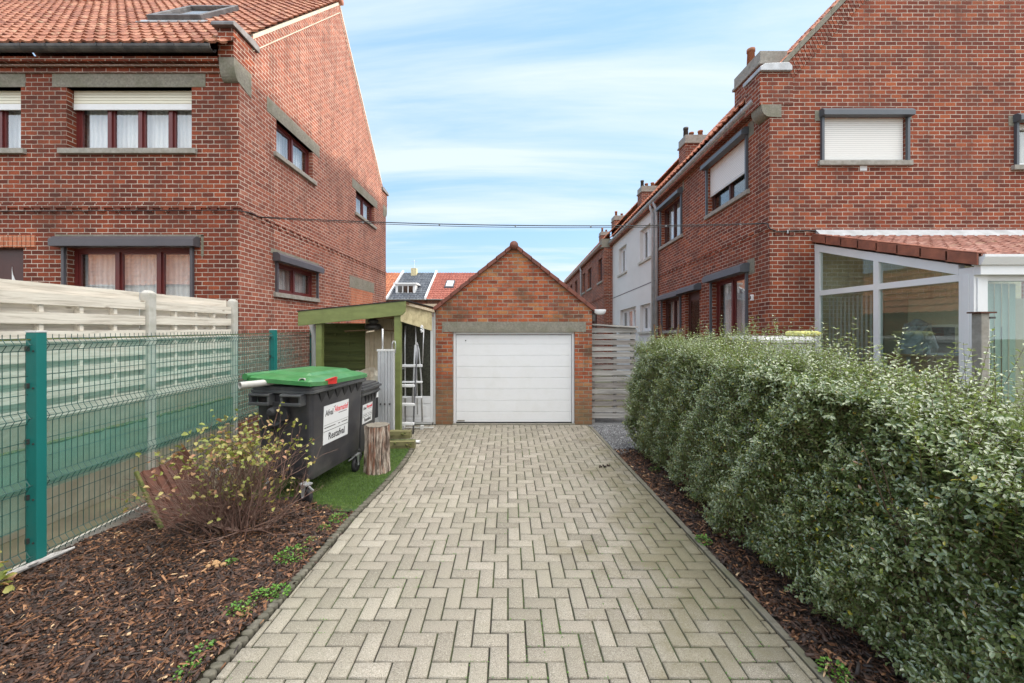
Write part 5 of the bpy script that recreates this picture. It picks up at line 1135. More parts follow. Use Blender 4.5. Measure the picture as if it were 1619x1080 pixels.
# roofing felt roll, plastic sheet, profiles behind
T = thing('felt_roll', (-2.24, 6.62, 0), 'upright black roll of roofing felt with two printed bands behind the bins', 'roll')
cx_ = PX(587.5, 6.62); r_ = .104; mb = MB(); mb.tube([(cx_, 6.62, .0), (cx_, 6.62, 1.0)], r_, 24, False); mb.tube([(cx_, 6.62, 1.0), (cx_, 6.62, .9)], [r_ * .55, r_ * .5], 16, False)
mb.loft([[(cx_ + q * math.cos(a), 6.62 + q * math.sin(a), 1.0) for a in [2 * math.pi * j / 24 for j in range(24)]] for q in (r_, r_ * .5)], close=False); mb.build('roll', M['felt'], T, smooth=False)
mb = MB(); mb.tube([(cx_, 6.62, .80), (cx_, 6.62, .88)], r_ + .0015, 24, False); b_ = mb.build('band', M['sticker'], T); mb = MB(); mb.tube([(cx_, 6.62, .38), (cx_, 6.62, .47)], r_ + .0015, 24, False); mb.build('band', M['zinc'], T)
mb = MB(); mb.box(cx_ - .02, 6.62 - r_ - .003, .825, cx_ + .02, 6.62 - r_ + .002, .855); mb.box(cx_ + .03, 6.62 - r_ - .001, .825, cx_ + .06, 6.62 - r_ + .012, .855); mb.build('print', M['ink_red'], b_)
T = thing('plastic_sheet', (-2.6, 7.3, 1.0), 'pale crumpled plastic sheet draped behind the green lid', 'sheet')
mb = MB(); N_ = 14; P_ = [[(PX(556, 7.2) + i * .065, 7.1 + .10 * math.sin(i * 1.3 + j * .7) + .05 * rnd.random(), 1.22 - j * .085 - .02 * abs(i - 5) + .03 * rnd.random()) for i in range(12)] for j in range(12)]
for j in range(11):
    for i in range(11): mb.quad(P_[j][i], P_[j][i + 1], P_[j + 1][i + 1], P_[j + 1][i]); mb.quad(*[(x, y + .012, z) for x, y, z in (P_[j][i], P_[j + 1][i], P_[j + 1][i + 1], P_[j][i + 1])])
tag(mb.build('folds', M['plastic_clear'], T, smooth=True), None)
T = thing('profile_bundle', (-2.08, 6.9, 0), 'upright bundle of silver aluminium profiles against the green shelter post', 'profiles')
xa, xb = PX(598, 6.9), PX(624, 6.9); ww = (xb - xa) / 5
for k in range(5):
    x = xa + k * ww; mb = MB(); z1_ = 1.56 + (.0, .008, -.01, .005, 0)[k]
    mb.box(x + .002, 6.86, .06, x + ww - .003, 6.93, z1_)
    for q in (.2, .62): mb.box(x + ww * q, 6.852, .06, x + ww * (q + .2), 6.8595, z1_ - .01)
    mb.build('profile', M['alu'], T, bevel=.003)
mb = MB(); mb.box(xa - .008, 6.85, 1.535, xb + .004, 6.94, 1.57); mb.build('end_cap', M['pvc_grey'], T)
mb = MB(); mb.tube([(xa + .06, 6.95, 1.5), (xa + .06, 6.95, 1.92)], .017, 8); mb.tube([(xb - .05, 6.92, 1.5), (xb - .05, 6.92, 1.66), (xb - .03, 6.92, 1.71), (xb - .0, 6.92, 1.71), (xb + .01, 6.92, 1.66), (xb + .01, 6.92, 1.5)], .007, 8); mb.build('rods', M['steel'], T, smooth=True)
mb = MB()
for q in (.2, .45, .75): mb.tube([(xa + (xb - xa) * q, 6.851, .64), (xa + (xb - xa) * q, 6.84, .64)], .014, 8)
mb.build('bolts', M['dark_metal'], T)

# pool ladder
T = thing('pool_ladder', (-1.9, 7.6, 0), 'folding pool ladder with grey rails and white steps beside the green post', 'ladder')
def lp(x, y, Y): return (PX(x, Y), Y, PZ(y, Y))
mb = MB()
mb.tube([lp(641, 667, 7.75), lp(640, 545, 7.7), lp(641, 515, 7.7)], .015, 8); mb.tube([lp(667.5, 667, 7.75), lp(666, 600, 7.72), lp(662, 552, 7.7), lp(659, 542, 7.7), lp(656, 546, 7.7), lp(654, 600, 7.68), lp(652, 640, 7.66)], .016, 8)
mb.tube([lp(660, 655, 7.7), lp(657, 516, 7.7)], .011, 8); mb.tube([lp(668, 575, 7.78), lp(670, 516, 7.78)], .012, 8)
mb.build('rear_rails', M['steel'], T, smooth=True)
mb = MB(); mb.tube([lp(653, 690, 7.35), lp(655, 640, 7.38), lp(658, 580, 7.42), lp(660.5, 545, 7.45)], .016, 8); mb.tube([lp(633, 690, 7.35), lp(634, 600, 7.4), lp(635, 560, 7.42)], .016, 8); mb.build('front_rails', plain('rail_grey', (.16, .165, .18), .4, .3, var=.08), T, smooth=True)
for i, (xa, xb, y, Y) in enumerate(((634, 668, 576.5, 7.7), (635, 668, 603, 7.7), (635, 668, 627, 7.72), (633, 656, 608, 7.4), (633, 656, 637.5, 7.38), (633, 655, 668, 7.35))):
    a, b = lp(xa, y, Y), lp(xb, y, Y); mb = MB(); th = .045 if i in (0, 3, 4, 5) else .03; mb.box(a[0], Y - .05, a[2] - th, b[0], Y + .03, a[2] + .005); mb.build('step', M['pvc'], T, bevel=.01)
mb = MB(); a, b = lp(637, 680, 7.75), lp(690, 679, 7.75); mb.tube([(a[0], 7.7, .03), (b[0] - .05, 7.7, .03)], .014, 8)
for x in (a[0] + .02, PX(668, 7.75)): mb.box(x - .03, 7.66, 0.0, x + .03, 7.75, .07)
mb.build('foot_bar', M['pvc_grey'], T, bevel=.006)

# stump
T = thing('tree_stump', (-1.755, 5.42, 0), 'short upright weathered log with peeling bark on the turf', 'stump')
rings = []; rr_ = random.Random(4); off = [rr_.choice((-.016, -.004, .0, .006, .010)) + rr_.uniform(-.004, .004) for _ in range(72)]
for k in range(15):
    z = k * .63 / 14; rings.append([(-1.755 + (.153 + .02 * math.exp(-z / .08) + off[j] * (1 + .5 * math.sin(k * .6 + j * 1.7))) * math.cos(2 * math.pi * j / 72), 5.42 + (.153 + .02 * math.exp(-z / .08) + off[j] * (1 + .5 * math.sin(k * .6 + j * 1.7))) * math.sin(2 * math.pi * j / 72), z) for j in range(72)])
mb = MB(); mb.loft(rings, close=False); mb.build('bark', M['bark'], T)
mb = MB(); mb.loft([[(-1.755 + (rg[0] + 1.755) * q, 5.42 + (rg[1] - 5.42) * q, .63 + .006 * math.sin(q * 20) - .01 * (1 - q)) for rg in rings[-1]] for q in (.995, .9, .75, .6, .4, .2, .03)]); mb.build('cut_face', plain('cut_face', (.30, .27, .22), .9, var=.2, scale=20, bmp=.6, dirt=(.12, .10, .08), dirtamt=.6, dscale=10), T)
# timbers
for i, (xa, xb, y0, y1, Y, h, lb) in enumerate(((620, 655, 716, 704, 6.45, .115, 'lower mossy timber balk lying at the foot of the green shelter post'), (612, 649, 702, 690, 6.62, .12, 'upper mossy timber balk on the pile beside the green shelter post'))):
    z0_ = (.0, .118)[i]; T = thing('timber_balk', (PX((xa + xb) / 2, Y), Y, z0_), lb, 'timber', 'mossy timbers by the shelter')
    mb = MB(); X0, X1 = PX(xa - 14, Y), PX(xb, Y); n = 7; rg = []
    for k in range(n + 1): x = X0 + (X1 - X0) * k / n; rg.append([(x, Y + .22 * (k / n) * (0.2) + a + rnd.uniform(-.006, .006), z0_ + b * h + rnd.uniform(-.004, .004) * (b > 0)) for a, b in ((-.06, 0), (-.062, .5), (-.055, 1), (.06, 1), (.062, .5), (.06, 0))])
    mb.loft(rg); mb.build('balk', M['mossy_wood'], T)
    mb = MB()
    for q in range(5): x = X0 + (X1 - X0) * rnd.uniform(.4, .98); z = z0_ + h * rnd.uniform(.5, .95); mb.tube([(x, Y - .06, z), (x, Y - .075, z)], [rnd.uniform(.012, .025), .006], 7)
    mb.build('moss_tufts', M['moss'], T)
T = thing('white_cap', (PX(658, 7.2), 6.7, 0), 'small white plastic cap lying on the paving by the ladder', 'fitting')  # a small loose white cap, shaped as sleeve and flange
c_ = (PX(659, 6.75), 6.75); mb = MB(); mb.tube([(c_[0] - .045, c_[1], .028), (c_[0] + .045, c_[1], .028)], .026, 12); mb.build('sleeve', M['pvc'], T)
mb = MB(); mb.tube([(c_[0] + .045, c_[1], .028), (c_[0] + .055, c_[1], .028)], .03, 12); mb.build('flange', M['pvc_grey'], T)

# overhead cable
def cablepts(): 
    a = Vector((XG + .03, 7.45, PZ(343, 7.45))); b = Vector((XR - .03, 7.62, PZ(352.5, 7.6))); n = 40
    return [a.lerp(b, t / n) + Vector((0, 0, -.22 * 4 * (t / n) * (1 - t / n) * .45)) for t in range(n + 1)], a, b
cp, ca, cb = cablepts()
T = thing('overhead_cable', tuple(ca), 'black cable strung across the drive from the left gable to the right house', 'cable')
mb = MB(); mb.tube([(XG + .02, 6.95, fz(333)), (XG + .03, 7.2, 3.99)] + cp, .009, 6, True); mb.tube([p + Vector((0, .02, -.028 * math.sin(math.pi * i / 40) ** .5 - .004)) for i, p in enumerate(cp)], .006, 5); mb.build('span', M['cable'], T)
mb = MB(); mb.tube([tuple(cb), (XR - .03, 7.56, cb.z - .02), (XR - .02, YN - .03, gz(362)), (XR + .12, YN - .03, gz(366.5)), (5.6, YN - .03, gz(365)), (8.4, YN - .03, gz(371)), (11, YN - .03, gz(373))], .010, 6); mb.build('wall_run', M['cable'], T)
mb = MB(); mb.tube([(XG + .02, 6.95, fz(333)), (XG - .0, YF - .035, fz(333)), (-6.5, YF - .035, fz(334)), (-9, YF - .035, fz(335)), (-12, YF - .035, fz(336))], .008, 6); mb.build('wall_run', M['cable'], T)
mb = MB()
for p in cp[2:-1:6]: mb.tube([p + Vector((-.012, .008, -.01)), p + Vector((.012, .008, -.01))], .016, 6)
for x in (5.2, 5.9, 6.6, 7.3, 8.0): mb.box(x, YN - .045, gz(368) - .02, x + .02, YN - .02, gz(366) + .02)
mb.build('ties', M['zinc'], T)

# garden side of the hedge: storage box, cushion, chairs
T = thing('storage_box', (4.2, 6.6, 0), 'pale grey garden storage box whose top shows above the hedge', 'box')
X0, X1 = PX(1186, 6.5), PX(1283, 6.5); mb = MB(); mb.box(X0 + .03, 6.4, 0, X1 - .03, 7.2, 1.70); mb.build('body', M['pvc_grey'], T, bevel=.02)
mb = MB(); mb.loft([rrect(X0, 6.35, X1, 7.25, .05, z) for z in (1.70, 1.75)] + [rrect(X0 + .04, 6.4, X1 - .04, 7.2, .05, 1.795)]); mb.build('lid', M['pvc_grey'], T)
T = thing('cushion', (4.85, 6.6, 1.8), 'pale yellow cushion lying on the grey storage box beyond the hedge', 'cushion')
X0, X1 = PX(1256, 6.6), PX(1289, 6.6); mb = MB(); mb.loft([rrect(X0 + a, 6.45 + a, X1 - a, 6.85 - a, .04, z) for a, z in ((.03, 1.80), (.0, 1.82), (.0, 1.86), (.03, 1.885))]); mb.build('pad', M['yellow'], T, smooth=False)
mb = MB(); mb.tube([(X0, 6.45, 1.84), (X1, 6.45, 1.84)], .007, 6); mb.build('piping', M['yellow'], T)
for i, (px1, Y, lean, lb) in enumerate(((1051, 9.8, -.12, 'folded wooden garden chair leaning left, outside the brick house door'), (1068, 9.6, .22, 'folded wooden garden chair leaning steeply right, outside the brick house door'))):
    x = PX(px1, Y); T = thing('folding_chair', (x, Y, .9), lb, 'chair', 'folded chairs by the house')
    zt_ = PZ(513, Y); mb = MB()
    for s_ in (0, .17): mb.tube([(x + s_ - lean * 0 - .1, Y + s_ * .2, .0), (x + s_ + lean - .1, Y + .1 + s_ * .2, zt_)], .02, 6)
    mb.build('frame', M['wood_brown'], T)
    mb = MB()
    for k in range(7): t_ = .35 + k * .1; mb.tube([(x - .1 + lean * t_, Y + .1 * t_, zt_ * t_), (x + .07 + lean * t_, Y + .1 * t_ + .06, zt_ * t_)], .016, 5)
    mb.build('slats', M['wood_brown'], T)
T = thing('rag', (XW + .15, 3.2, 0), 'crumpled white plastic strip at the foot of the nearest green post', 'rag')
mb = MB(); mb.tube([(XW + .02, 3.05, .045), (XW + .07, 3.13, .06), (XW + .06, 3.22, .04), (XW + .13, 3.3, .07), (XW + .12, 3.36, .055), (XW + .15, 3.45, .06)], [.01, .022, .014, .024, .018, .008], 7); mb.build('strip', M['rag'], T)
mb = MB(); mb.tube([(XW + .03, 3.12, .05), (XW + .09, 3.20, .07), (XW + .07, 3.30, .05), (XW + .11, 3.38, .06)], [.006, .014, .01, .005], 6); mb.build('fringe', M['rag'], T)

# ================================================================== GROUND
def structure(o): o['kind'] = 'structure'; return o
mb = MB(); mb.quad((-150, -60, -.05), (150, -60, -.05), (150, 200, -.05), (-150, 200, -.05)); structure(mb.build('ground', M['earth']))
LK = [(-2, -1.66), (2.2, -1.64), (2.9, -1.60), (3.6, -1.585), (4.15, -1.565), (4.85, -1.505), (5.6, -1.47), (6.25, -1.49), (6.6, -1.52)]
def xl(y):
    if y > 6.6: return -2.3
    for (a, xa), (b, xb) in zip(LK, LK[1:]):
        if a <= y <= b: return xa + (xb - xa) * (y - a) / (b - a)
    return LK[0][1] if y < LK[0][0] else LK[-1][1]
def xrt(y): return 1.60 + (7.63 - y) * .023
# herringbone pavers, each with its own bevelled top
V = []; Fc = []; tin = []; A_ = .1115; J = .0055; r2 = random.Random(11)
def paver(x0, x1, y0, y1):
    if y1 > YG - .03: y1 = YG - .03
    ym = (y0 + y1) / 2; a, b = xl(ym) + .01, xrt(ym)
    x0, x1 = max(x0, a), min(x1, b)
    if x1 - x0 < .014 or y1 - y0 < .014: return
    x0 += J; x1 -= J; y0 += J; y1 -= J; z = r2.uniform(-.003, .003); tx, ty = r2.uniform(-.008, .008), r2.uniform(-.008, .008); e = .005
    cx, cy = (x0 + x1) / 2, ym; hz = lambda x, y: z + (x - cx) * tx + (y - cy) * ty
    i = len(V)
    c4 = [(x0, y0), (x1, y0), (x1, y1), (x0, y1)]; in4 = [(x0 + e, y0 + e), (x1 - e, y0 + e), (x1 - e, y1 - e), (x0 + e, y1 - e)]
    V.extend([(x, y, -.03) for x, y in c4]); V.extend([(x, y, hz(x, y) - .004) for x, y in c4]); V.extend([(x, y, hz(x, y)) for x, y in in4])
    t = min(1, max(0, r2.gauss(.5, .25)))
    Fc.append((i + 8, i + 9, i + 10, i + 11)); tin.append(t)
    for k in range(4):
        k2 = (k + 1) % 4; Fc.append((i + 4 + k, i + 4 + k2, i + 8 + k2, i + 8 + k)); Fc.append((i + k, i + k2, i + 4 + k2, i + 4 + k)); tin.extend([t, t])
for iy in range(-14, 74):
    for ix in range(-24, 20):
        t = (ix - iy) % 4; x, y = ix * A_, iy * A_
        if t == 0: paver(x, x + 2 * A_, y, y + A_)
        elif t == 3: paver(x, x + A_, y, y + 2 * A_)
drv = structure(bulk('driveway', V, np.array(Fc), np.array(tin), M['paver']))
mb = MB(); mb.quad((-1.64, -1.6, -.012), (1.80, -1.6, -.012), (1.64, 6.6, -.012), (-1.50, 6.6, -.012)); mb.quad((-2.3, 6.6, -.012), (1.64, 6.6, -.012), (1.62, YG + .1, -.012), (-2.3, YG + .1, -.012)); structure(mb.build('paving_joints', M['joint']))
# right kerb: thin concrete edging
mb = MB(); y = -1.5
while y < 7.8:
    y2 = min(y + 1.0, 7.9); dz = rnd.uniform(-.004, .004)
    mb.hexa([(xrt(y) + .004, y, -.05), (xrt(y) + .055, y, -.05), (xrt(y2) + .055, y2 - .006, -.05), (xrt(y2) + .004, y2 - .006, -.05), (xrt(y) + .004, y, .006 + dz), (xrt(y) + .055, y, .006 + dz), (xrt(y2) + .055, y2 - .006, .006 + dz), (xrt(y2) + .004, y2 - .006, .006 + dz)]); y = y2
structure(mb.build('edging_kerb', plain('edging', (.22, .20, .155), .9, var=.15, scale=16, bmp=.5, dirt=(.10, .10, .05), dirtamt=.75, dscale=4), bevel=.006))
# left kerb: row of small rounded concrete palisades
mb = MB(); y = 1.2
while y < 6.62:
    x = xl(y) - .028 + rnd.uniform(-.003, .003); h = .014 + rnd.uniform(-.005, .005); r_ = .036
    mb.loft([[(x + q * math.cos(a), y + q * .72 * math.sin(a), z) for a in [2 * math.pi * j / 12 for j in range(12)]] for q, z in ((r_, -.05), (r_, h - .006), (r_ * .92, h - .001), (r_ * .5, h), (.002, h))]); y += .05
structure(mb.build('scalloped_kerb', plain('kerb', (.17, .155, .12), .9, var=.18, scale=22, bmp=.7, dirt=(.06, .06, .035), dirtamt=.85, dscale=9), smooth=True))
# beds
def bedz(x, y): return .005 + .035 * math.sin(x * 2.3 + 1) * math.sin(y * 1.9) + .02 * math.sin(x * 6 + y * 5)
mb = MB(); NX, NY = 34, 50
for i in range(NX):
    for j in range(NY):
        q = []
        for a, b in ((i, j), (i + 1, j), (i + 1, j + 1), (i, j + 1)):
            y = .2 + 4.3 * b / NY; x = XW - .01 + (xl(y) - .07 - XW + .01) * a / NX; q.append((x, y, bedz(x, y)))
        mb.quad(*q)
structure(mb.build('flower_bed_soil', M['soil'], smooth=True))
mb = MB(); mb.quad((1.62, .2, -.012), (3.6, .2, -.012), (3.6, 6.35, -.012), (1.62, 6.35, -.012)); structure(mb.build('hedge_bed_soil', M['soil']))
mb = MB(); mb.quad((1.6, 6.2, -.008), (4.8, 6.2, -.008), (4.8, 9.5, -.008), (1.6, 9.5, -.008)); structure(mb.build('gravel_path', plain('gravel_base', (.22, .22, .22), .95, var=.2, scale=50, bmp=.9)))
def rotm(az, tilt, roll):
    ca, sa = np.cos(az), np.sin(az); ct, st = np.cos(tilt), np.sin(tilt); cr, sr = np.cos(roll), np.sin(roll); n = len(az); Z = np.zeros(n); O = np.ones(n)
    Rz = np.stack([ca, -sa, Z, sa, ca, Z, Z, Z, O], 1).reshape(n, 3, 3); Ry = np.stack([ct, Z, st, Z, O, Z, -st, Z, ct], 1).reshape(n, 3, 3); Rx = np.stack([O, Z, Z, Z, cr, -sr, Z, sr, cr], 1).reshape(n, 3, 3)
    return Rz @ Ry @ Rx
G = np.random.default_rng(5)
def chips(name, P, label=None):
    n = len(P); L_ = G.gamma(3.5, .0115, n).clip(.012, .13); Wd = G.gamma(4, .0031, n).clip(.004, .035); T_ = G.uniform(.002, .007, n)
    base = np.array([(-1, -1, 0), (1, -.6, 0), (1, .6, 0), (-1, 1, 0), (-.8, -.6, 1), (.8, -.4, 1), (.8, .3, 1), (-.8, .7, 1)], float)
    v = base[None] * np.stack([L_ / 2, Wd / 2, T_], 1)[:, None, :]
    v[:, :, 0] += G.uniform(-.2, .2, (n, 8)) * L_[:, None] * .3; v[:, :, 1] += G.uniform(-.3, .3, (n, 8)) * Wd[:, None] * .4
    Rm = rotm(G.uniform(0, 6.28, n), G.normal(0, .32, n), G.normal(0, .5, n)); v = np.einsum('nij,nkj->nki', Rm, v) + P[:, None, :]
    f = np.array([(4, 5, 6, 7), (0, 1, 5, 4), (1, 2, 6, 5), (2, 3, 7, 6), (3, 0, 4, 7)]); Fq = (f[None] + (np.arange(n) * 8)[:, None, None]).reshape(-1, 4)
    tn = (G.beta(1.6, 1.9, n) * .93 + (G.random(n) < .05) * .3).clip(0, 1)
    o = bulk(name, v.reshape(-1, 3), Fq, np.repeat(tn, 5), M['chip']); o['kind'] = 'stuff'; return o
n = 30000; yy = .9 + 3.6 * G.random(n) ** .9; fx_ = G.random(n); xlv = np.array([xl(q) for q in yy]) - .06 + np.where(G.random(n) < .05, G.uniform(0, .13, n), 0); xx = XW + .02 + fx_ * (xlv - XW - .02)
P = np.stack([xx, yy, .005 + .035 * np.sin(xx * 2.3 + 1) * np.sin(yy * 1.9) + .02 * np.sin(xx * 6 + yy * 5) + G.uniform(.0, .02, n)], 1); keep = ~((yy > 4.35) & (xx > -2.6))
chips('bark_mulch', P[keep])
n = 12000; yy = 1.2 + 5.2 * G.random(n) ** 1.2; xx = np.array([xrt(q) for q in yy]) + .06 + G.random(n) ** 1.2 * .9
chips('bark_mulch', np.stack([xx, yy, G.uniform(-.008, .018, n) + .03 * ((xx - 1.7)).clip(0, 1)], 1))
# gravel
n = 5000; v0 = np.array([(1, 0, 0), (-1, 0, 0), (0, 1, 0), (0, -1, 0), (0, 0, 1), (0, 0, -1)], float); P = np.stack([1.68 + 1.2 * G.random(n), 6.2 + 1.8 * G.random(n), G.uniform(-.004, .008, n)], 1)
s_ = G.uniform(.006, .014, n); v = (v0[None] * s_[:, None, None] * G.uniform(.6, 1.2, (n, 6, 1))); v = np.einsum('nij,nkj->nki', rotm(G.uniform(0, 6, n), G.uniform(0, 3, n), G.uniform(0, 3, n)), v) + P[:, None]
f = np.array([(4, 0, 2), (4, 2, 1), (4, 1, 3), (4, 3, 0), (5, 2, 0), (5, 1, 2), (5, 3, 1), (5, 0, 3)]); o = bulk('gravel', v.reshape(-1, 3), (f[None] + (np.arange(n) * 6)[:, None, None]).reshape(-1, 3), np.repeat(G.random(n), 8), M['gravel']); o['kind'] = 'stuff'
# artificial turf
def turf_in(x, y): 
    edge = 4.22 + .10 * np.sin(x * 3.1) + .16 * (x + 2.6).clip(-1, 0) * -1
    return (y > edge)
mb = MB()
for i in range(20):
    for j in range(14):
        q = []
        for a, b in ((i, j), (i + 1, j), (i + 1, j + 1), (i, j + 1)):
            yb_ = 6.95; fr_ = b / 14; x_ = -3.8; yy_ = 4.25 + (yb_ - 4.25) * fr_; x = -3.4 + (xl(min(yy_, 6.6)) - .06 + 3.4) * a / 20; q.append((x, yy_, .012 + bedz(x, yy_) * .5 * max(0, 1 - (yy_ - 4.25))))
        mb.quad(*q)
structure(mb.build('turf_base', M['turf_base'], smooth=True))
n = 70000; yy = 4.22 + 2.7 * G.random(n) ** 1.25; xx = -3.3 + (np.array([xl(min(q, 6.6)) for q in yy]) - .07 + 3.3) * G.random(n); k = turf_in(xx, yy); xx, yy = xx[k], yy[k]; n = len(xx)
az = G.uniform(0, 6.28, n); hh = G.uniform(.012, .024, n); w_ = G.uniform(.0015, .003, n); ln = G.uniform(0, .014, n); la = G.uniform(0, 6.28, n); zb_ = .010 + .5 * np.array([bedz(a, b) for a, b in zip(xx, yy)]) * (1 - (yy - 4.25)).clip(0, 1)
v = np.zeros((n, 3, 3)); v[:, 0] = np.stack([xx - np.cos(az) * w_, yy - np.sin(az) * w_, zb_], 1); v[:, 1] = np.stack([xx + np.cos(az) * w_, yy + np.sin(az) * w_, zb_], 1); v[:, 2] = np.stack([xx + np.cos(la) * ln, yy + np.sin(la) * ln, zb_ + hh], 1)
o = bulk('artificial_turf', v.reshape(-1, 3), np.arange(n * 3).reshape(n, 3), (G.random(n) * .7 + .18 + .22 * np.sin(xx * 5 + 1) * np.sin(yy * 4.2)).clip(0, 1), M['turf']); o['kind'] = 'stuff'

# ------------------------------------------------------------------ leaves on shoots
def leaf_mesh(P, D, Nn, L_, Wd, fold=.25, curl=.15):
    """P base, D direction, Nn rough normal, all (n,3)"""
    D = D / np.linalg.norm(D, axis=1, keepdims=True); S = np.cross(D, Nn); S /= np.linalg.norm(S, axis=1, keepdims=True) + 1e-9; U = np.cross(S, D)
    L_ = L_[:, None]; Wd = Wd[:, None]
    b = P; t = P + D * L_ - U * L_ * curl
    l1 = P + D * L_ * .35 + S * Wd * .46 + U * Wd * fold; l2 = P + D * L_ * .75 + S * Wd * .40 + U * Wd * fold - U * L_ * curl * .5
    r1 = P + D * L_ * .35 - S * Wd * .46 + U * Wd * fold; r2_ = P + D * L_ * .75 - S * Wd * .40 + U * Wd * fold - U * L_ * curl * .5
    v = np.stack([b, l1, l2, t, r2_, r1], 1); n = len(P); f = np.array([(0, 1, 2, 3), (0, 3, 4, 5)])
    return v.reshape(-1, 3), (f[None] + (np.arange(n) * 6)[:, None, None]).reshape(-1, 4)
def unit(a): return a / (np.linalg.norm(a, axis=-1, keepdims=True) + 1e-9)
HX0, HX1, HY0, HY1 = 1.98, 3.12, .55, 6.55
HE = thing('hedge', ((HX0 + HX1) / 2, 3.6, 0), 'long grey-green clipped hedge along the right edge of the drive', 'hedge')
def topz(x, y): return 1.68 + .05 * np.sin(y * 2.1 + x) + .04 * np.sin(y * 5.3 + x * 4) - .20 * (3.7 - y).clip(0, 2.4)
def facex(y, z): return HX0 + .035 * np.sin(y * 2.7 + 1.3 * z) + .03 * np.sin(y * 6.1 + z * 5) + .025 * np.sin(y * 13 - z * 9) + .05 * (.45 - z).clip(0, .45) / .45 + .12 * (z - 1.0).clip(0, 1) + .16 * (2.9 - y).clip(0, 1.2) + .05 * np.sin(y * 11 + z * 9)
def shoots(n, where):
    y = HY0 + (HY1 - HY0) * G.random(n) ** 1.15
    if where in ('face', 'nearface'):
        if where == 'nearface': y = HY0 + 2.6 * G.random(n)
        z = .06 + 1.56 * G.random(n) ** .9; hol = (np.sin(y * 4.3 + z * 2.1 + 1) + np.sin(z * 7.7 - y * 2.9) + .5 * np.sin(y * 11 + z * 13)); y = np.where(hol < -1.7, y + .12, y); z = np.minimum(z, topz(HX0, y) - .02); x = facex(y, z) + G.exponential(.07, n).clip(0, .35); D = np.stack([-.75 + .35 * G.normal(size=n), .55 * G.normal(size=n), .35 + .45 * G.normal(size=n)], 1)
    elif where == 'top':
        x = HX0 + .1 + (HX1 - HX0 - .1) * G.random(n); z = topz(x, y) - G.exponential(.07, n).clip(0, .3); D = np.stack([.35 * G.normal(size=n) - .1, .35 * G.normal(size=n), .9 + .3 * G.random(n)], 1)
    elif where == 'near':
        y = 1.6 + 3.6 * G.random(n); x = HX0 + .25 + (HX1 - HX0 - .25) * G.random(n); z = topz(x, y) + .02; D = np.stack([.18 * G.normal(size=n), .18 * G.normal(size=n), np.ones(n)], 1)
    elif where == 'end':
        y = HY1 - G.exponential(.06, n); z = .15 + 1.4 * G.random(n); x = HX0 + (HX1 - HX0) * G.random(n); D = np.stack([.4 * G.normal(size=n), .8 * np.ones(n), .4 + .4 * G.normal(size=n)], 1)
    else:
        x = HX0 + .2 + (HX1 - HX0 - .2) * G.random(n); z = .2 + 1.3 * G.random(n); D = unit(G.normal(size=(n, 3))) + np.array([0, 0, .5])
    return np.stack([x, y, z], 1), unit(D)
SP = []; SD = []; SL = []
for n, wv, l0, l1_ in ((7600, 'face', .10, .26), (3600, 'top', .10, .24), (1900, 'nearface', .10, .26), (260, 'end', .1, .22), (700, 'in', .12, .3), (900, 'in', .12, .3), (230, 'top', .22, .42), (260, 'near', .30, .6)):
    p, d_ = shoots(n, wv); SP.append(p); SD.append(d_); SL.append(G.uniform(l0, l1_, n))
SP = np.concatenate(SP); SD = np.concatenate(SD); SL = np.concatenate(SL); NS = len(SP)
start = SP - SD * SL[:, None] * .6; bendv = unit(G.normal(size=(NS, 3))) * .22 + np.array([0, 0, .10]); SS = unit(np.cross(SD, G.normal(size=(NS, 3)))); SU = np.cross(SS, SD)
def along(t, idx): L_ = SL[idx][:, None]; return start[idx] + SD[idx] * L_ * t[:, None] + bendv[idx] * L_ * (t ** 2)[:, None]
idx = []; tt = []; par = []
for s in range(NS):
    m = int(SL[s] / (.026 if s >= NS - 260 else .0185))
    for k in range(m): idx += [s, s]; tt += [(k + .6) / m] * 2; par += [k * 1.57, k * 1.57 + math.pi]
idx = np.array(idx); tt = np.array(tt); par = np.array(par) + G.normal(0, .25, len(idx))
Pn = along(tt, idx); out_ = SS[idx] * np.cos(par)[:, None] + SU[idx] * np.sin(par)[:, None]
Dn = unit(out_ * 1.0 + SD[idx] * .55 + G.normal(0, .22, (len(idx), 3))); Nn = unit(SD[idx] + np.array([0, 0, .9]) + G.normal(0, .2, (len(idx), 3)))
Ll = G.uniform(.024, .041, len(idx)) * np.where(Pn[:, 1] < 3.4, 1.14, 1.0) * (1.05 - .35 * tt); Wl = Ll * G.uniform(.48, .62, len(idx))
vv, ff = leaf_mesh(Pn, Dn, Nn, Ll, Wl, .18, .16)
clump = np.sin(Pn[:, 1] * 3.1 + Pn[:, 2] * 4) * .5 + np.sin(Pn[:, 0] * 5 + Pn[:, 2] * 7 - Pn[:, 1] * 2) * .5
tn = (G.beta(2, 2.4, len(idx)) * .75 + .08 * clump + .05); yl = G.random(len(idx)) < .02 + .03 * (np.sin(Pn[:, 1] * 2.2 + Pn[:, 2] * 3) > .5) * (Pn[:, 2] < 1.3); tn = np.where(yl, G.uniform(.9, 1, len(idx)), tn.clip(0, .87))
bulk('foliage', vv, ff, np.repeat(tn, 2), M['hedge_leaf'], HE)
print('hedge leaves', len(idx))
mb = MB()
for s in range(NS):
    L_ = SL[s]; p0 = start[s]; pts = [tuple(p0 + SD[s] * L_ * t + bendv[s] * L_ * t * t) for t in (0, .5, 1.0)]; mb.tube(pts, [.0022, .0017, .0009], 3, False)
for k in range(80):
    y = HY0 + (HY1 - HY0) * rnd.random(); x = rnd.uniform(2.25, 2.75); a = rnd.uniform(0, 6.28); pts = [(x, y, -.02)]; z = 0
    for q in range(4): z += rnd.uniform(.28, .38); x += rnd.uniform(-.12, .10); y += rnd.uniform(-.1, .1); pts.append((x, y, z))
    mb.tube(pts, [.010, .008, .006, .004, .002], 5, False)
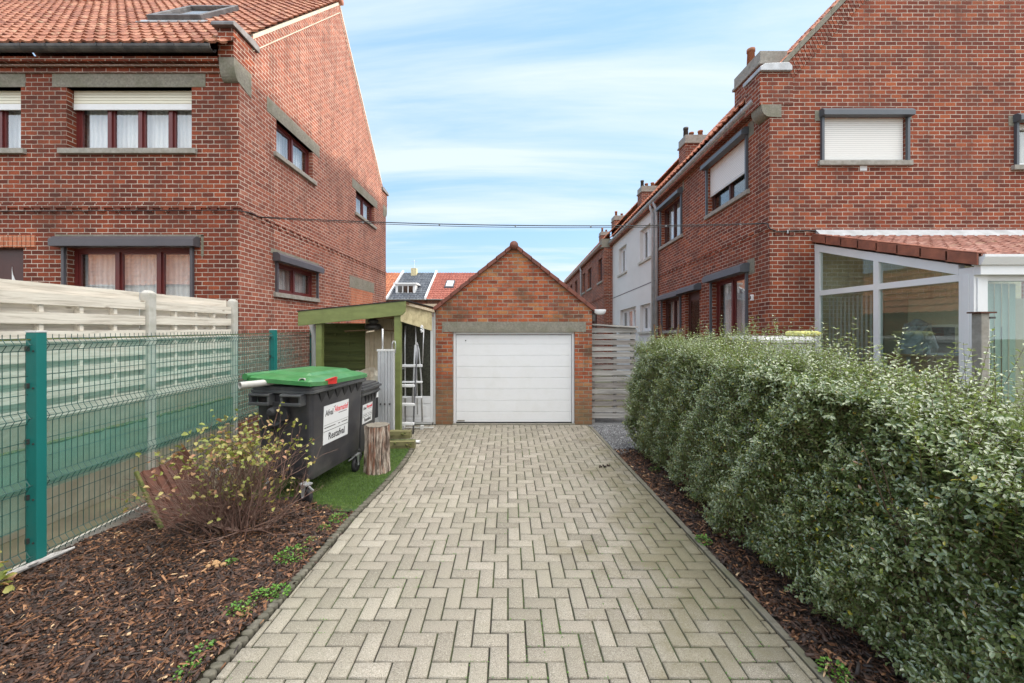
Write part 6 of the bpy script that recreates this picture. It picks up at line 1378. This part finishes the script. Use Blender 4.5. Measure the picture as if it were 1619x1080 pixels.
mb.build('stems', M['stem'], HE)

# bare bush with a few yellowing leaves
BU = thing('bush', (-2.52, 3.75, 0), 'half bare shrub with thin brown twigs and a few yellow-green leaves on the left bed', 'shrub')
mb = MB(); tips = []; rb = random.Random(3)
def branch(p, d, L_, r, depth):
    pts = [p]; n = 4; q = Vector(p); dd = Vector(d).normalized()
    for k in range(n):
        dd = (dd + Vector((rb.gauss(0, .10), rb.gauss(0, .10), rb.gauss(.03, .08)))).normalized(); q = q + dd * L_ / n; pts.append(q.copy())
    mb.tube(pts, [r * (1 - .16 * k) for k in range(n + 1)], 4, False); tips.append((pts[-1], dd)); 
    if depth < 3:
        for k in range((5, 3, 2)[depth]):
            j = rb.randint(1, n); nd = (dd + Vector((rb.gauss(0, .5), rb.gauss(0, .5), rb.gauss(.1, .4)))).normalized(); branch(pts[j], nd, L_ * rb.uniform(.35, .6), r * .55, depth + 1)
for k in range(78):
    a = rb.uniform(0, 6.28); rad = abs(rb.gauss(0, .10)); p = Vector((-2.56 + rad * math.cos(a) * 1.6, 3.80 + rad * math.sin(a), .0)); sp_ = rb.uniform(.05, 1.0) * (.5 if math.cos(a) > 0 else 1)
    d = Vector((math.cos(a) * sp_, math.sin(a) * sp_ * .7, 1.0 - .35 * sp_)); branch(p, d, rb.uniform(.50, .74) * (1 - .12 * sp_), .006, 0)
for k in range(16): a = rb.uniform(2.2, 4.4) if k < 13 else rb.uniform(-.6, .4); branch(Vector((-2.5, 3.75, .04)), Vector((math.cos(a), math.sin(a) * .6, rb.uniform(.02, .3))), rb.uniform(.35, .7), .007, 1)
mb.build('twigs', M['twig'], BU)
TP = [t for t in tips if t[0].z > .3 and (t[0].z > .70 or rb.random() < .15)]; rb.shuffle(TP); TP = TP[:850]; low = [t for t in tips if t[0].z < .3]; TP += low[:14]
p = np.array([tuple(t[0]) for t in TP]); p = np.repeat(p, 1, 0) + G.normal(0, .012, (len(p), 3)); n = len(p); d_ = unit(G.normal(size=(n, 3)) * np.array([1, 1, .4]) + np.array([0, 0, -.15])); nn = unit(np.array([0, -.2, 1.0]) + G.normal(0, .45, (n, 3)))
vv, ff = leaf_mesh(p, d_, nn, G.uniform(.025, .055, n), G.uniform(.022, .046, n), .2, .3); bulk('leaves', vv, ff, np.repeat(G.beta(1.5, 1.6, n), 2), M['bush_leaf'], BU)
# rusty sheet leaning by the bush
T = thing('rusty_sheet', (-3.35, 4.05, 0), 'rusty brown corrugated metal sheet leaning on the fence behind the bush', 'sheet')
mb = MB(); c0, c1, c2, c3 = [Vector((PX(x, Y), Y, PZ(y, Y))) for x, y, Y in ((217, 748, 4.15), (292, 706, 4.35), (362, 812, 4.0), (258, 838, 3.85))]; NU = 36
nrm_ = (c1 - c0).cross(c3 - c0).normalized()
gr = [[c0.lerp(c1, i / NU).lerp(c3.lerp(c2, i / NU), j / 8) + nrm_ * (.013 * math.sin(i / NU * 2 * math.pi * 7) * (1 if i < NU * .45 else .12) + .09 * math.sin(math.pi * i / NU)) for i in range(NU + 1)] for j in range(9)]
for j in range(8):
    for i in range(NU): q = [gr[j][i], gr[j][i + 1], gr[j + 1][i + 1], gr[j + 1][i]]; mb.quad(*q); mb.quad(*[tuple(v_ - nrm_ * .006) for v_ in q[::-1]])
mb.build('corrugated_panel', M['rust'], T, smooth=True)
mb = MB(); mb.tube([tuple(c0 + Vector((-.01, 0, .01))), tuple(c0.lerp(c3, .5) + Vector((-.01, 0, 0))), tuple(c3 + Vector((-.01, 0, .01)))], .022, 6); mb.build('mossy_edge', M['moss'], T)
# weeds along the kerb and in the joints
def rosette(loc, R_, nleaf, label, hgt=.06, group=None, name='weed', lsz=(.009, .024), mat='weed_leaf'):
    T = thing(name, loc, label, 'weed' if name == 'weed' else 'plant', group); n = nleaf
    a = G.uniform(0, 6.28, n); rr__ = R_ * np.sqrt(G.random(n)); z = hgt * (1 - (rr__ / R_) ** 2) * G.random(n) + .008
    p = np.stack([loc[0] + rr__ * np.cos(a), loc[1] + rr__ * np.sin(a), loc[2] + z], 1); d_ = unit(np.stack([np.cos(a), np.sin(a), .3 + .3 * G.normal(size=n)], 1) + G.normal(0, .4, (n, 3))); nn = unit(np.array([0, 0, 1.]) + G.normal(0, .3, (n, 3)))
    Lw = G.uniform(*lsz, n); vv, ff = leaf_mesh(p, d_, nn, Lw, Lw * .75, .15, .15); bulk('leaves', vv, ff, np.repeat(G.random(n), 2), M[mat], T)
    mb = MB()
    for k in range(7): q = int(G.integers(0, n)); mb.tube([loc, tuple(p[q])], [.002, .0012], 4, False)
    mb.build('stalks', M['stem'], T)
    return T
W_ = [((455, 940), .075, 190, 'spreading bright green weed patch by the kerb, just above the paired small tufts'), ((478, 880), .13, 330, 'largest long bright green weed patch along the left kerb'), ((500, 862), .07, 140, 'green weed tuft at the upper tip of the long patch on the left kerb'),
      ((425, 945), .05, 90, 'small round green weed left of the kerb, lower of the middle pair'), ((392, 970), .085, 200, 'bushy green weed on the mulch in the middle of the left kerb'), ((325, 1035), .065, 160, 'leafy weed beside the kerb near the bottom edge of the picture'), ((300, 1065), .06, 130, 'leafy weed at the bottom edge of the picture, left of the kerb'),
      ((545, 822), .08, 170, 'green weed clump where the turf meets the mulch at the kerb'), ((523, 840), .06, 110, 'small green weed between the turf corner and the long weed patch'), ((366, 893), .035, 50, 'tiny green seedling alone in the middle of the mulch'),
      ((1112, 858), .06, 120, 'green weed in the bark mulch under the hedge by the right kerb'), ((1318, 1065), .07, 130, 'green weed in the bark mulch at the bottom right, beside the kerb'), ((1035, 745), .07, 90, 'green weed at the far end of the hedge foot')]
for (px, py), r_, nl, lb in W_:
    Y = H * F / (py - VY); X = PX(px, Y) - (.07 if px < 600 and px > 370 else 0); rosette((X, Y, .008), r_ * 1.1, int(nl * .8), lb, .05, 'weeds at the kerbs')
T = rosette((-3.72, 2.88, .02), .10, 26, 'young plant with large yellow-green leaves at the left edge of the picture', .32, None, 'young_plant', (.05, .09), 'bush_leaf')
# moss and grass tufts in the paving joints as one sprinkle
n = 5200; px = G.uniform(-1.55, 1.6, n); py = 1.8 + 4.8 * G.random(n) ** 1.3; gxm = np.round(px / A_) * A_; k = G.random(n) < .5; px = np.where(k, gxm + G.normal(0, .002, n), px); py = np.where(k, py, np.round(py / A_) * A_ + G.normal(0, .002, n))
dens = np.sin(px * 4.1 + 1) * np.sin(py * 3.3) + np.sin(px * 9 + py * 7) * .5 + .35 * px; kk = dens > .35; px, py = px[kk], py[kk]; n = len(px)
a = G.uniform(0, 6.28, n); d_ = unit(np.stack([np.cos(a), np.sin(a), .6 * np.ones(n)], 1)); Lw = G.uniform(.006, .014, n)
vv, ff = leaf_mesh(np.stack([px, py, np.full(n, -.003)], 1), d_, np.tile([0, 0, 1.], (n, 1)), Lw, Lw * .5); o = bulk('joint_moss', vv, ff, np.repeat(G.random(n) * .7, 2), M['weed_leaf']); o['kind'] = 'stuff'
# fallen leaves and dirt crumbs on the drive
for i, (px, py, lb) in enumerate(((955, 738, 'clump of dry brown dirt on the paving near the hedge end'), (345, 900, 'light brown dropping of dirt on the dark mulch below the bush'))):
    Y = H * F / (py - VY); X = PX(px, Y); T = thing('dirt_clump', (X, Y, 0), lb, 'dirt'); mb = MB()
    for q in range(9):
        c = (X + rnd.gauss(0, .04), Y + rnd.gauss(0, .03), .012 + (.03 if i else 0)); r_ = rnd.uniform(.010, .022)
        mb.loft([[(c[0] + r_ * s1_ * math.cos(a) * rnd.uniform(.8, 1.2), c[1] + r_ * s1_ * math.sin(a), c[2] + h * r_) for a in [2 * math.pi * j / 7 for j in range(7)]] for s1_, h in ((.5, -.7), (1, -.1), (.9, .4), (.4, .8))])
    mb.build('crumbs', M['soil'] if i == 0 else M['cardboard'], T)
    o = T.children[0] if T.children else None
